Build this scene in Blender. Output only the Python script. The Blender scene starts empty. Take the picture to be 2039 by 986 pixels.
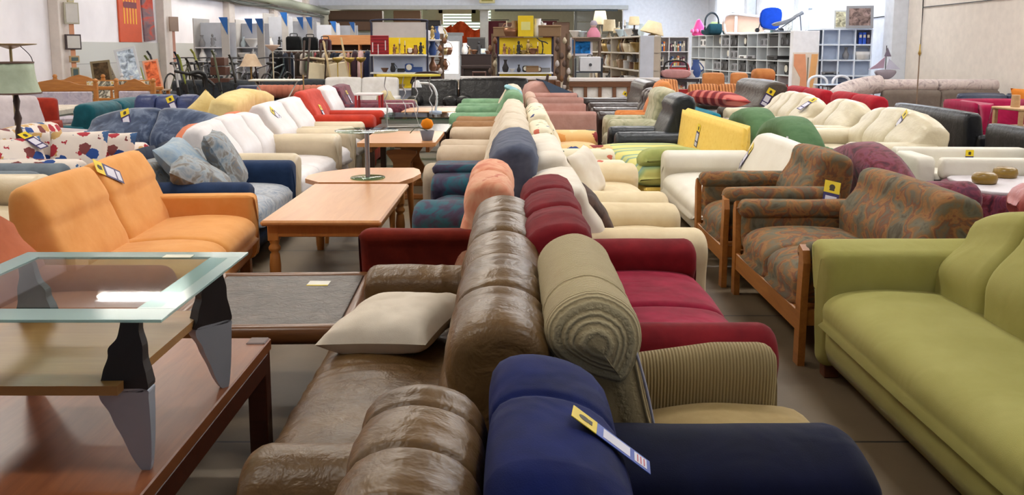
import bpy, math, random
import numpy as np
from mathutils import Vector, Matrix
random.seed(7)
PI = math.pi
sc = bpy.context.scene
col = sc.collection
def R(a): return math.radians(a)

# ---------------------------------------------------------------- camera, world, light
cd = bpy.data.cameras.new('camera'); cam = bpy.data.objects.new('camera', cd); col.objects.link(cam)
cam.location = (0, 0, 1.55); cam.rotation_euler = (R(90 - 8.1), 0, 0)
cd.sensor_width = 36; cd.sensor_fit = 'HORIZONTAL'; cd.lens = 1800 / 2039 * 36
cd.shift_y = -143 / 2039; cd.clip_start = 0.05; cd.clip_end = 200
sc.camera = cam
sc.view_settings.view_transform = 'Standard'; sc.view_settings.look = 'None'
sc.view_settings.gamma = 1; sc.view_settings.exposure = 0.0
try: sc.view_settings.use_curve_mapping = False
except Exception: pass
w = bpy.data.worlds.new('world'); sc.world = w; w.use_nodes = True
w.node_tree.nodes['Background'].inputs[0].default_value = (0.80, 0.88, 1.0, 1)
w.node_tree.nodes['Background'].inputs[1].default_value = 0.22
def area(loc, rot, sx, sy, power, color):
    l = bpy.data.lights.new('area_light', 'AREA'); l.shape = 'RECTANGLE'; l.size = sx; l.size_y = sy
    l.energy = power; l.color = color
    o = bpy.data.objects.new('area_light', l); col.objects.link(o); o.location = loc; o.rotation_euler = rot
    return o
LAMPS = [(x, y) for y in (1.5, 6, 10.5, 15, 20, 26, 32, 38) for x in (-6.3, -2.0, 2.4, 6.6)]
for x, y in LAMPS:
    area((x, y, 4.42), (0, 0, 0), 1.5, 0.22, (28 if y < 4 else 54 if y < 8 else 66) if y < 24 else 150, (1.0, 0.91, 0.80) if x < 0 else (0.97, 0.95, 0.95))
for x, y in LAMPS:
    area((x, y, 4.3), (PI, 0, 0), 1.5, 0.3, 42, (0.85, 0.92, 1.0))  # added upward lights that brighten the ceiling and its reflection in glass
# daylight through the windows high in the right wall
for y in (30.5, 37.0):
    area((9.05, y, 3.3), (0, R(-90), 0), 1.4, 4.6, 420, (0.78, 0.88, 1.0))
area((9.05, 24.0, 3.9), (0, R(-90), 0), 1.0, 5.5, 420, (0.75, 0.86, 1.0))  # cool area light at a stretch of wall without windows
area((9.05, 12.0, 4.05), (0, R(-90), 0), 0.7, 9.0, 260, (0.85, 0.92, 1.0))  # the same along the near bays, no window here either
area((-1.0, 49.5, 3.6), (R(-90), 0, 0), 12, 0.8, 900, (1.0, 0.95, 0.85))  # added area light to brighten the hall beyond

# ---------------------------------------------------------------- tagging
def tag(o, label=None, cat=None, group=None, kind=None):
    if label: o['label'] = label
    if cat: o['category'] = cat
    if group: o['group'] = group
    if kind: o['kind'] = kind
    return o
def empty(name, loc=(0, 0, 0), rz=0.0, label=None, cat=None, group=None):
    o = bpy.data.objects.new(name, None); col.objects.link(o); o.location = loc; o.rotation_euler = (0, 0, rz)
    o.empty_display_size = 0.1
    return tag(o, label, cat, group)
def copy_tree(o, parent=None):
    c = o.copy(); col.objects.link(c)
    if parent is not None: c.parent = parent
    for ch in list(o.children): copy_tree(ch, c)
    return c

# ---------------------------------------------------------------- materials
def lin(c):
    return tuple((v / 255 / 12.92) if v / 255 <= 0.04045 else ((v / 255 + 0.055) / 1.055) ** 2.4 for v in c)
MATS = {}
def newmat(name):
    m = bpy.data.materials.new(name); m.use_nodes = True
    return m, m.node_tree.nodes, m.node_tree.links, m.node_tree.nodes['Principled BSDF']
def coords(n, l, scale=(1, 1, 1), rot=(0, 0, 0)):
    tc = n.new('ShaderNodeTexCoord'); mp = n.new('ShaderNodeMapping')
    mp.inputs['Scale'].default_value = scale; mp.inputs['Rotation'].default_value = rot
    l.new(tc.outputs['Object'], mp.inputs['Vector']); return mp.outputs['Vector']
def noise(n, l, vec, scale, detail=3, rough=0.5, dist=0.0):
    t = n.new('ShaderNodeTexNoise'); t.inputs['Scale'].default_value = scale
    t.inputs['Detail'].default_value = detail; t.inputs['Roughness'].default_value = rough
    t.inputs['Distortion'].default_value = dist; l.new(vec, t.inputs['Vector']); return t.outputs['Fac']
def ramp(n, l, fac, stops, interp='LINEAR'):
    r = n.new('ShaderNodeValToRGB'); r.color_ramp.interpolation = interp
    e = r.color_ramp.elements
    while len(e) < len(stops): e.new(0.5)
    for i, (p, c) in enumerate(stops): e[i].position = p; e[i].color = (*lin(c), 1)
    l.new(fac, r.inputs['Fac']); return r.outputs['Color']
def bump(n, l, b, fac, strength, dist=0.01, prev=None):
    x = n.new('ShaderNodeBump'); x.inputs['Strength'].default_value = strength; x.inputs['Distance'].default_value = dist
    l.new(fac, x.inputs['Height'])
    if prev is not None: l.new(prev, x.inputs['Normal'])
    l.new(x.outputs['Normal'], b.inputs['Normal']); return x.outputs['Normal']
def shade(c, k): return tuple(max(0, min(255, v * k)) for v in c)
def fabric(name, c, c2=None, rough=0.9, scale=6, fold=0.35, weave=0.25, sheen=0.08):
    if name in MATS: return MATS[name]
    m, n, l, b = newmat(name); v = coords(n, l)
    c2 = c2 or shade(c, 0.86)
    l.new(ramp(n, l, noise(n, l, v, scale, 4, 0.6), [(0.3, c2), (0.7, c)]), b.inputs['Base Color'])
    b.inputs['Roughness'].default_value = rough
    b.inputs['Specular IOR Level'].default_value = 0.18
    b.inputs['Sheen Weight'].default_value = sheen; b.inputs['Sheen Roughness'].default_value = 0.4
    p = bump(n, l, b, noise(n, l, v, 5, 2, 0.5, 0.6), fold, 0.03)
    bump(n, l, b, noise(n, l, v, 350, 2), weave, 0.002, p)
    MATS[name] = m; return m
def leather(name, c, c2=None, rough=0.42, fold=0.5):
    if name in MATS: return MATS[name]
    m, n, l, b = newmat(name); v = coords(n, l)
    c2 = c2 or shade(c, 0.78)
    l.new(ramp(n, l, noise(n, l, v, 4, 4, 0.6), [(0.3, c2), (0.7, c)]), b.inputs['Base Color'])
    b.inputs['Roughness'].default_value = rough; b.inputs['Specular IOR Level'].default_value = 0.36
    p = bump(n, l, b, noise(n, l, v, 11, 4, 0.6, 0.35), fold, 0.016)
    bump(n, l, b, noise(n, l, v, 160, 2), 0.12, 0.002, p)
    MATS[name] = m; return m
def patterned(name, stops, scale=6, dist=1.5, rough=0.88, interp='LINEAR', stretch=(1, 1, 1), detail=3, fold=0.3, sheen=0.15):
    if name in MATS: return MATS[name]
    m, n, l, b = newmat(name); v = coords(n, l, stretch)
    l.new(ramp(n, l, noise(n, l, v, scale, detail, 0.55, dist), stops, interp), b.inputs['Base Color'])
    b.inputs['Roughness'].default_value = rough; b.inputs['Sheen Weight'].default_value = sheen; b.inputs['Specular IOR Level'].default_value = 0.18
    v2 = coords(n, l)
    p = bump(n, l, b, noise(n, l, v2, 6, 2, 0.5, 0.5), fold, 0.03)
    bump(n, l, b, noise(n, l, v2, 300, 2), 0.2, 0.002, p)
    MATS[name] = m; return m
def striped(name, axis, scale, stops, rough=0.88, fold=0.3, bumpy=0.0, dist=0.4):
    if name in MATS: return MATS[name]
    m, n, l, b = newmat(name); v = coords(n, l)
    t = n.new('ShaderNodeTexWave'); t.bands_direction = axis; t.inputs['Scale'].default_value = scale
    t.inputs['Distortion'].default_value = dist; t.inputs['Detail'].default_value = 2; t.inputs['Detail Scale'].default_value = 3
    l.new(v, t.inputs['Vector'])
    l.new(ramp(n, l, t.outputs['Fac'], stops), b.inputs['Base Color']); b.inputs['Roughness'].default_value = rough
    p = bump(n, l, b, noise(n, l, v, 5, 2), fold, 0.03)
    if bumpy: bump(n, l, b, t.outputs['Fac'], bumpy, 0.006, p)
    MATS[name] = m; return m
def patches(name, colors, scale=9, rough=0.88, base=None, amount=0.5):
    '''irregular printed motifs: voronoi cells take one of a few colours, the rest stays the ground colour'''
    if name in MATS: return MATS[name]
    m, n, l, b = newmat(name); v = coords(n, l)
    t = n.new('ShaderNodeTexVoronoi'); t.inputs['Scale'].default_value = scale; l.new(v, t.inputs['Vector'])
    sep = n.new('ShaderNodeSeparateColor'); l.new(t.outputs['Color'], sep.inputs['Color'])
    k = len(colors); st = [(i / k, c) for i, c in enumerate(colors)]
    cc = ramp(n, l, sep.outputs['Red'], st, 'CONSTANT')
    lt = n.new('ShaderNodeMath'); lt.operation = 'LESS_THAN'; lt.inputs[1].default_value = amount
    ad = n.new('ShaderNodeMath'); ad.operation = 'ADD'; l.new(t.outputs['Distance'], ad.inputs[0])
    nz = n.new('ShaderNodeMath'); nz.operation = 'MULTIPLY'; nz.inputs[1].default_value = 0.35
    l.new(noise(n, l, v, scale * 4, 2), nz.inputs[0]); l.new(nz.outputs[0], ad.inputs[1]); l.new(ad.outputs[0], lt.inputs[0])
    mx = n.new('ShaderNodeMix'); mx.data_type = 'RGBA'; mx.inputs['A'].default_value = (*lin(base or (225, 215, 200)), 1)
    l.new(lt.outputs[0], mx.inputs['Factor']); l.new(cc, mx.inputs['B']); l.new(mx.outputs['Result'], b.inputs['Base Color'])
    b.inputs['Roughness'].default_value = rough
    bump(n, l, b, noise(n, l, v, 6, 2), 0.3, 0.03)
    MATS[name] = m; return m
def wood(name, c, c2=None, rough=0.42, stretch=(1, 9, 9), scale=3, bmp=0.05):
    if name in MATS: return MATS[name]
    m, n, l, b = newmat(name); v = coords(n, l, stretch)
    c2 = c2 or shade(c, 0.78)
    l.new(ramp(n, l, noise(n, l, v, scale, 5, 0.6, 0.8), [(0.25, c2), (0.75, c)]), b.inputs['Base Color'])
    b.inputs['Roughness'].default_value = rough
    bump(n, l, b, noise(n, l, v, scale * 4, 3), bmp, 0.004)
    MATS[name] = m; return m
def plain(name, c, rough=0.5, metal=0.0, emit=0, alpha=None):
    if name in MATS: return MATS[name]
    m, n, l, b = newmat(name); v = coords(n, l)
    l.new(ramp(n, l, noise(n, l, v, 7, 3), [(0.2, shade(c, 0.94)), (0.8, c)]), b.inputs['Base Color'])
    b.inputs['Roughness'].default_value = rough; b.inputs['Metallic'].default_value = metal
    if emit:
        b.inputs['Emission Color'].default_value = (*lin(c), 1); b.inputs['Emission Strength'].default_value = emit
    MATS[name] = m; return m
def P(c, rough=0.5, metal=0.0):          # plain material by colour
    return plain('plain_%02x%02x%02x_%d_%d' % (*[int(v) for v in c], int(rough * 10), int(metal * 10)), c, rough, metal)
def F(c, rough=0.9): return fabric('fabric_%02x%02x%02x' % tuple(int(v) for v in c), c)
def glass(name, c, rough=0.02, alpha=0.0, frost=False):
    m, n, l, b = newmat(name)
    b.inputs['Base Color'].default_value = (*lin(c), 1); b.inputs['Roughness'].default_value = rough
    b.inputs['IOR'].default_value = 1.45
    if frost:
        b.inputs['Transmission Weight'].default_value = 0.35
    else:
        b.inputs['Transmission Weight'].default_value = 1.0
        # thin pane: see straight through it, keep the mirror reflection
        tr = n.new('ShaderNodeBsdfTransparent'); tr.inputs[0].default_value = (*lin(c), 1)
        gl = n.new('ShaderNodeBsdfGlossy'); gl.inputs['Roughness'].default_value = rough
        fr = n.new('ShaderNodeFresnel'); fr.inputs['IOR'].default_value = 2.1
        ge = n.new('ShaderNodeNewGeometry'); sb = n.new('ShaderNodeMath'); sb.operation = 'SUBTRACT'; sb.inputs[0].default_value = 1; l.new(ge.outputs['Backfacing'], sb.inputs[1])
        ml = n.new('ShaderNodeMath'); ml.operation = 'MULTIPLY'; l.new(fr.outputs[0], ml.inputs[0]); l.new(sb.outputs[0], ml.inputs[1])
        mx = n.new('ShaderNodeMixShader'); l.new(ml.outputs[0], mx.inputs[0]); l.new(tr.outputs[0], mx.inputs[1]); l.new(gl.outputs[0], mx.inputs[2])
        l.new(mx.outputs[0], n['Material Output'].inputs['Surface'])
    return m

# ---------------------------------------------------------------- mesh builder
def _h(i, j, k):
    v = np.sin(i * 127.1 + j * 311.7 + k * 74.7) * 43758.5453
    return v - np.floor(v)
def vn(P3):
    P3 = np.asarray(P3, float); i = np.floor(P3); f = P3 - i; u = f * f * (3 - 2 * f)
    r = 0
    for a in (0, 1):
        for b_ in (0, 1):
            for c in (0, 1):
                wt = (u[:, 0] if a else 1 - u[:, 0]) * (u[:, 1] if b_ else 1 - u[:, 1]) * (u[:, 2] if c else 1 - u[:, 2])
                r = r + wt * _h(i[:, 0] + a, i[:, 1] + b_, i[:, 2] + c)
    return r * 2 - 1
def catmull(pts, closed=True, k=8):
    p = np.array(pts, float); n = len(p); out = []
    for i in range(n if closed else n - 1):
        if closed: a, b, c, d = p[i - 1], p[i], p[(i + 1) % n], p[(i + 2) % n]
        else: a, b, c, d = p[max(i - 1, 0)], p[i], p[i + 1], p[min(i + 2, n - 1)]
        for t in np.arange(k) / k:
            out.append(0.5 * ((2 * b) + (-a + c) * t + (2 * a - 5 * b + 4 * c - d) * t * t + (-a + 3 * b - 3 * c + d) * t ** 3))
    if not closed: out.append(p[-1])
    return np.array(out)
def resample(p, N):
    q = np.vstack([p, p[:1]]); d = np.r_[0, np.cumsum(np.linalg.norm(np.diff(q, axis=0), axis=1))]
    s = np.linspace(0, d[-1], N, endpoint=False)
    return np.c_[np.interp(s, d, q[:, 0]), np.interp(s, d, q[:, 1])], s
def rr(x0, x1, z0, z1, r=0.04, k=4):
    r = min(r, (x1 - x0) / 2.05, (z1 - z0) / 2.05); out = []
    for cx, cz, a0 in ((x1 - r, z0 + r, -90), (x1 - r, z1 - r, 0), (x0 + r, z1 - r, 90), (x0 + r, z0 + r, 180)):
        for i in range(k + 1):
            a = R(a0 + 90 * i / k); out.append((cx + r * math.cos(a), cz + r * math.sin(a)))
    return np.array(out)
class MB:
    def __init__(s): s.V = []; s.Fc = []; s.n = 0; s.sm = []
    def add(s, V, Fc, smooth=True, M=None, orient=False):
        V = np.asarray(V, float)
        if M is not None:
            A = np.array(M); V = V @ A[:3, :3].T + A[:3, 3]
        if orient:
            vol = 0.0; c = V.mean(0); W = V - c
            for f in Fc[::max(1, len(Fc) // 400)]:
                vol += np.dot(W[f[0]], np.cross(W[f[1]], W[f[2]]))
            if vol < 0: Fc = [f[::-1] for f in Fc]
        s.V.append(V); s.Fc += [tuple(i + s.n for i in f) for f in Fc]; s.sm += [smooth] * len(Fc); s.n += len(V)
        return s
    def box(s, x0, x1, y0, y1, z0, z1, b=0.004, M=None):
        b = min(b, abs(x1 - x0) * .45, abs(y1 - y0) * .45, abs(z1 - z0) * .45)
        V = []; F_ = []
        for z, i in ((z0, b), (z0 + b, 0), (z1 - b, 0), (z1, b)):
            xa, xb, ya, yb = x0 + i, x1 - i, y0 + i, y1 - i
            if i == 0:
                V += [(xa + b, ya, z), (xb - b, ya, z), (xb, ya + b, z), (xb, yb - b, z), (xb - b, yb, z), (xa + b, yb, z), (xa, yb - b, z), (xa, ya + b, z)]
            else:
                V += [(xa, ya, z), (xb, ya, z), (xb, ya, z), (xb, yb, z), (xb, yb, z), (xa, yb, z), (xa, yb, z), (xa, ya, z)]
        for r_ in range(3):
            for i in range(8):
                a = r_ * 8 + i; c = r_ * 8 + (i + 1) % 8; F_.append((a, c, c + 8, a + 8))
        F_.append((7, 5, 3, 1)); F_.append((24, 26, 28, 30))
        return s.add(V, F_, False, M)
    def cyl(s, p0, p1, r0, r1=None, seg=16, M=None, smooth=True):
        r1 = r0 if r1 is None else r1; p0 = np.array(p0, float); p1 = np.array(p1, float)
        d = p1 - p0; d /= np.linalg.norm(d); a = np.cross(d, [0, 0, 1.0] if abs(d[2]) < 0.9 else [1.0, 0, 0]); a /= np.linalg.norm(a); c = np.cross(d, a)
        V = []
        for p, r_ in ((p0, r0), (p1, r1)):
            for i in range(seg):
                t = 2 * PI * i / seg; V.append(p + r_ * (math.cos(t) * a + math.sin(t) * c))
        F_ = [(i, (i + 1) % seg, seg + (i + 1) % seg, seg + i) for i in range(seg)]
        s.add(V, F_, smooth, M)
        s.add(V, [tuple(range(seg))[::-1], tuple(range(seg, 2 * seg))], False, M)
        return s
    def lathe(s, c, prof, seg=20, M=None, wave=None):
        V = []; k = len(prof)
        for j, (r_, z) in enumerate(prof):
            for i in range(seg):
                t = 2 * PI * i / seg; q = r_ * (1 + (wave[0] * math.sin(t * wave[1]) if wave else 0))
                V.append((c[0] + q * math.cos(t), c[1] + q * math.sin(t), c[2] + z))
        F_ = [(j * seg + i, j * seg + (i + 1) % seg, (j + 1) * seg + (i + 1) % seg, (j + 1) * seg + i) for j in range(k - 1) for i in range(seg)]
        s.add(V, F_, True, M)
        caps = []
        if prof[0][0] > 1e-4: caps.append(tuple(range(seg))[::-1])
        if prof[-1][0] > 1e-4: caps.append(tuple(range((k - 1) * seg, k * seg)))
        if caps: s.add(V, caps, False, M)
        return s
    def tube(s, pts, r, seg=8, smooth_path=True, M=None, k=6, flat=1.0):
        p = catmull(pts, False, k) if smooth_path and len(pts) > 2 else np.array(pts, float)
        T = np.gradient(p, axis=0); T /= np.maximum(np.linalg.norm(T, axis=1), 1e-9)[:, None]
        up = np.array([0, 0, 1.0]); V = []
        for q, t in zip(p, T):
            a = np.cross(t, up)
            if np.linalg.norm(a) < 1e-3: a = np.cross(t, [0, 1.0, 0])
            a /= np.linalg.norm(a); c = np.cross(t, a)
            for i in range(seg):
                th = 2 * PI * i / seg; V.append(q + r * (math.cos(th) * a + flat * math.sin(th) * c))
        m = len(p); F_ = [(j * seg + i, j * seg + (i + 1) % seg, (j + 1) * seg + (i + 1) % seg, (j + 1) * seg + i) for j in range(m - 1) for i in range(seg)]
        F_ += [tuple(range(seg))[::-1], tuple(range((m - 1) * seg, m * seg))]
        return s.add(V, F_, True, M)
    def prism(s, poly, a0, a1, axis='z', M=None, b=0.0):
        '''polygon extruded along an axis; polygon is (x,y) for z, (y,z) for x, (x,z) for y'''
        n = len(poly); V = []
        for t in (a0, a1):
            for u, v in poly:
                V.append((u, v, t) if axis == 'z' else (t, u, v) if axis == 'x' else (u, t, v))
        F_ = [(i, (i + 1) % n, n + (i + 1) % n, n + i) for i in range(n)] + [tuple(range(n))[::-1], tuple(range(n, 2 * n))]
        return s.add(V, F_, False, M, True)
    def loft(s, prof, t0, t1, axis='x', N=36, M=12, re=0.04, seams=(), sd=0.02, sw=0.02, wr=None, dome=0.01, fn=None, xf=None, smooth=True, sp=True, puff=0.0):
        '''closed soft profile swept along an axis, with rounded ends, pinched seams and noise folds'''
        c = catmull(prof) if sp else np.array(prof, float)
        p, arc = resample(c, N)
        d = np.roll(p, -1, 0) - np.roll(p, 1, 0)
        A = 0.5 * np.sum(p[:, 0] * np.roll(p[:, 1], -1) - np.roll(p[:, 0], -1) * p[:, 1])
        nr = np.c_[d[:, 1], -d[:, 0]] * (1 if A > 0 else -1); nr /= np.maximum(np.linalg.norm(nr, axis=1), 1e-9)[:, None]
        cen = p.mean(0); L = t1 - t0; re = min(re, L * 0.48)
        ts = list(np.linspace(t0 + re, t1 - re, M))
        for q in seams: ts += [q - 1.3 * sw, q - .6 * sw, q, q + .6 * sw, q + 1.3 * sw]
        ts = sorted(set(round(x, 5) for x in ts if t0 + re <= x <= t1 - re))
        rings = []
        K = 4
        for i in range(K): a = R(90 * i / K); rings.append((t0 + re * (1 - math.cos(a)), re * (1 - math.sin(a)), 0.4 * i / K))
        for t in ts:
            ins = sum(sd * math.exp(-((t - q) / sw) ** 2) for q in seams)
            if puff:
                edges = [t0] + list(seams) + [t1]
                for e0, e1 in zip(edges[:-1], edges[1:]):
                    if e0 <= t <= e1: u = (t - e0) / (e1 - e0) * 2 - 1; ins -= puff * (1 - u * u)
            rings.append((t, ins, 1.0))
        for i in range(K - 1, -1, -1): a = R(90 * i / K); rings.append((t1 - re * (1 - math.cos(a)), re * (1 - math.sin(a)), 0.4 * i / K))
        V = []; nR = len(rings)
        for t, ins, amp in rings:
            q = p - nr * ins
            if wr and amp:
                am, ft, fs, seed = wr[:4]
                X = np.c_[np.full(N, t * ft + seed), np.cos(arc / arc[-1] * 2 * PI) * arc[-1] / 2 / PI * fs, np.sin(arc / arc[-1] * 2 * PI) * arc[-1] / 2 / PI * fs]
                wp = vn(X * 0.5 + 9.1)
                X2 = X.copy(); X2[:, 0] += wp * 0.9
                nz = 0.6 * (1 - 2 * np.abs(vn(X2))) + 0.4 * vn(X2 * 2.3 + 5)
                q = q + nr * (am * amp * nz)[:, None]
            V.append(np.c_[np.full(N, t), q])
        for side, base_i in ((0, 0), (1, nR - 1)):
            t, ins, _ = rings[base_i]; q = p - nr * ins; sgn = -1 if side == 0 else 1
            for f_ in (0.62, 0.25):
                V.append(np.c_[np.full(N, t + sgn * dome * (1 - f_ * f_)), cen + (q - cen) * f_])
        V = np.vstack(V); Fc = []
        def link(a, b):
            for i in range(N): j = (i + 1) % N; Fc.append((a * N + i, a * N + j, b * N + j, b * N + i))
        for r_ in range(nR - 1): link(r_, r_ + 1)
        link(nR, 0); link(nR + 1, nR); link(nR - 1, nR + 2); link(nR + 2, nR + 3)
        Fc.append(tuple((nR + 1) * N + i for i in range(N))[::-1]); Fc.append(tuple((nR + 3) * N + i for i in range(N)))
        if axis == 'y': V = V[:, [1, 0, 2]]
        elif axis == 'z': V = V[:, [1, 2, 0]]
        if fn is not None: V = fn(V)
        return s.add(V, Fc, smooth, xf, True)
    def pillow(s, w, h, t, M=None, n=14, ear=0.06, wr=0.006, seed=0):
        g = np.linspace(-1, 1, n); V = []; 
        for side in (1, -1):
            for v in g:
                for u in g:
                    k = max(0.0, (1 - u ** 4) * (1 - v ** 4)) ** 0.55
                    x = w / 2 * u * (1 - ear * (1 - v * v)); y = h / 2 * v * (1 - ear * (1 - u * u))
                    V.append((x, y, side * t / 2 * k))
        V = np.array(V); N2 = n * n
        V[:, 2] += wr * vn(V * [18, 18, 3] + seed) * (np.abs(V[:, 2]) > 1e-4)
        F_ = []
        for i in range(n - 1):
            for j in range(n - 1):
                a = i * n + j; F_.append((a, a + 1, a + n + 1, a + n)); F_.append((N2 + a, N2 + a + n, N2 + a + n + 1, N2 + a + 1))
        return s.add(V, F_, True, M)
    def build(s, name, mat, parent=None, loc=None, rot=None):
        me = bpy.data.meshes.new(name); V = np.vstack(s.V)
        me.from_pydata(V.tolist(), [], s.Fc)
        me.polygons.foreach_set('use_smooth', s.sm)
        me.materials.append(mat); me.update()
        o = bpy.data.objects.new(name, me); col.objects.link(o)
        if parent is not None: o.parent = parent
        if loc is not None: o.location = loc
        if rot is not None: o.rotation_euler = rot
        return o
def struct(name, mb, m):
    return tag(mb.build(name, m), kind='structure')
def TM(x, y, z, rx=0, ry=0, rz=0):
    return Matrix.Translation((x, y, z)) @ Matrix.Rotation(R(rz), 4, 'Z') @ Matrix.Rotation(R(ry), 4, 'Y') @ Matrix.Rotation(R(rx), 4, 'X')

# ---------------------------------------------------------------- sofas and armchairs
WD = wood('beech_wood', (196, 134, 72)); WDK = wood('dark_wood', (58, 34, 22)); CHROME = P((180, 180, 185), 0.25, 0.9); BLK = P((18, 18, 20), 0.5)
GROW = 'sofas and armchairs for sale'
FACE = {'L': -90, 'R': 90, 'F': 0, 'B': 180}
def mirror(prof): return [(-a, b) for a, b in reversed(prof)]
def back_profile(kind, yf, yb, z0, zs, zt, rake):
    '''side view of a backrest; yf = front face at the seat, yb = rear face'''
    m = zs + (zt - zs) * 0.5
    if kind == 'roll':      # fat rolled top leaning back
        return [(yf, z0), (yf - .01, zs), (yf + rake * .35, m), (yf + rake * .55, zt - .2), (yf + rake * .5, zt - .11), (yf + rake * .75, zt - .03), (yf + rake + .06, zt), (yb - .03, zt - .03), (yb, zt - .12), (yb - .03, zt - .3), (yb - .03, z0)]
    if kind == 'flat':
        return [(yf, z0), (yf + .0, zs), (yf + rake * .5, m), (yf + rake, zt - .06), (yf + rake + .02, zt - .01), (yf + rake + .06, zt), (yb - .03, zt), (yb, zt - .05), (yb, m), (yb - .02, z0)]
    if kind == 'seamed':    # flat cushion with one level seam
        h = zs + (zt - zs) * .58
        return [(yf, z0), (yf - .0, zs), (yf + rake * .3, h - .12), (yf + rake * .5, h - .03), (yf + rake * .52 + .012, h), (yf + rake * .56, h + .03), (yf + rake * .85, zt - .06), (yf + rake + .01, zt - .01), (yf + rake + .05, zt), (yb - .02, zt - .02), (yb, zt - .07), (yb, m), (yb - .02, z0)]
    if kind == 'soft':      # one plump curve
        return [(yf + .02, z0), (yf - .03, zs + .06), (yf - .01, m - .03), (yf + rake * .6, zt - .12), (yf + rake * .9, zt - .02), (yf + rake + .07, zt), (yb - .02, zt - .04), (yb, zt - .14), (yb - .02, m - .1), (yb - .03, z0)]
    if kind == 'double':    # lumbar cushion below, head roll above
        h = zs + (zt - zs) * .52
        return [(yf, z0), (yf - .05, zs + .08), (yf - .01, h - .04), (yf + .05, h), (yf + rake * .5, h + .06), (yf + rake * .75, zt - .05), (yf + rake + .06, zt), (yb - .02, zt - .05), (yb, h), (yb - .02, z0)]
    raise ValueError(kind)
def arm_profile(kind, xi, xo, ah, z0):
    '''front view of the right-hand arm'''
    c = (xi + xo) / 2
    if kind == 'box': return [tuple(q) for q in rr(xi, xo, z0, ah, .035, 2)]
    if kind == 'roll': return [(xi, z0), (xo - .06, z0), (xo - .05, ah - .2), (xo - .01, ah - .13), (xo + .02, ah - .06), (xo - .01, ah - .01), (c, ah + .01), (xi - .01, ah - .02), (xi - .02, ah - .08), (xi, ah - .2)]
    if kind == 'flare': return [(xi, z0), (xo - .07, z0), (xo - .06, ah - .3), (xo - .0, ah - .1), (xo + .04, ah - .03), (xo + .0, ah), (c - .03, ah - .02), (xi, ah - .06), (xi, ah - .25)]
    if kind == 'puff': return [(xi + .01, z0), (xo - .02, z0), (xo + .0, ah - .22), (xo + .03, ah - .1), (xo, ah - .02), (c, ah + .02), (xi - .03, ah - .02), (xi - .04, ah - .12), (xi - .0, ah - .2)]
    if kind == 'thin': return [tuple(q) for q in rr(xi, xo, ah - .11, ah, .05, 3)]
    raise ValueError(kind)
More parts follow.
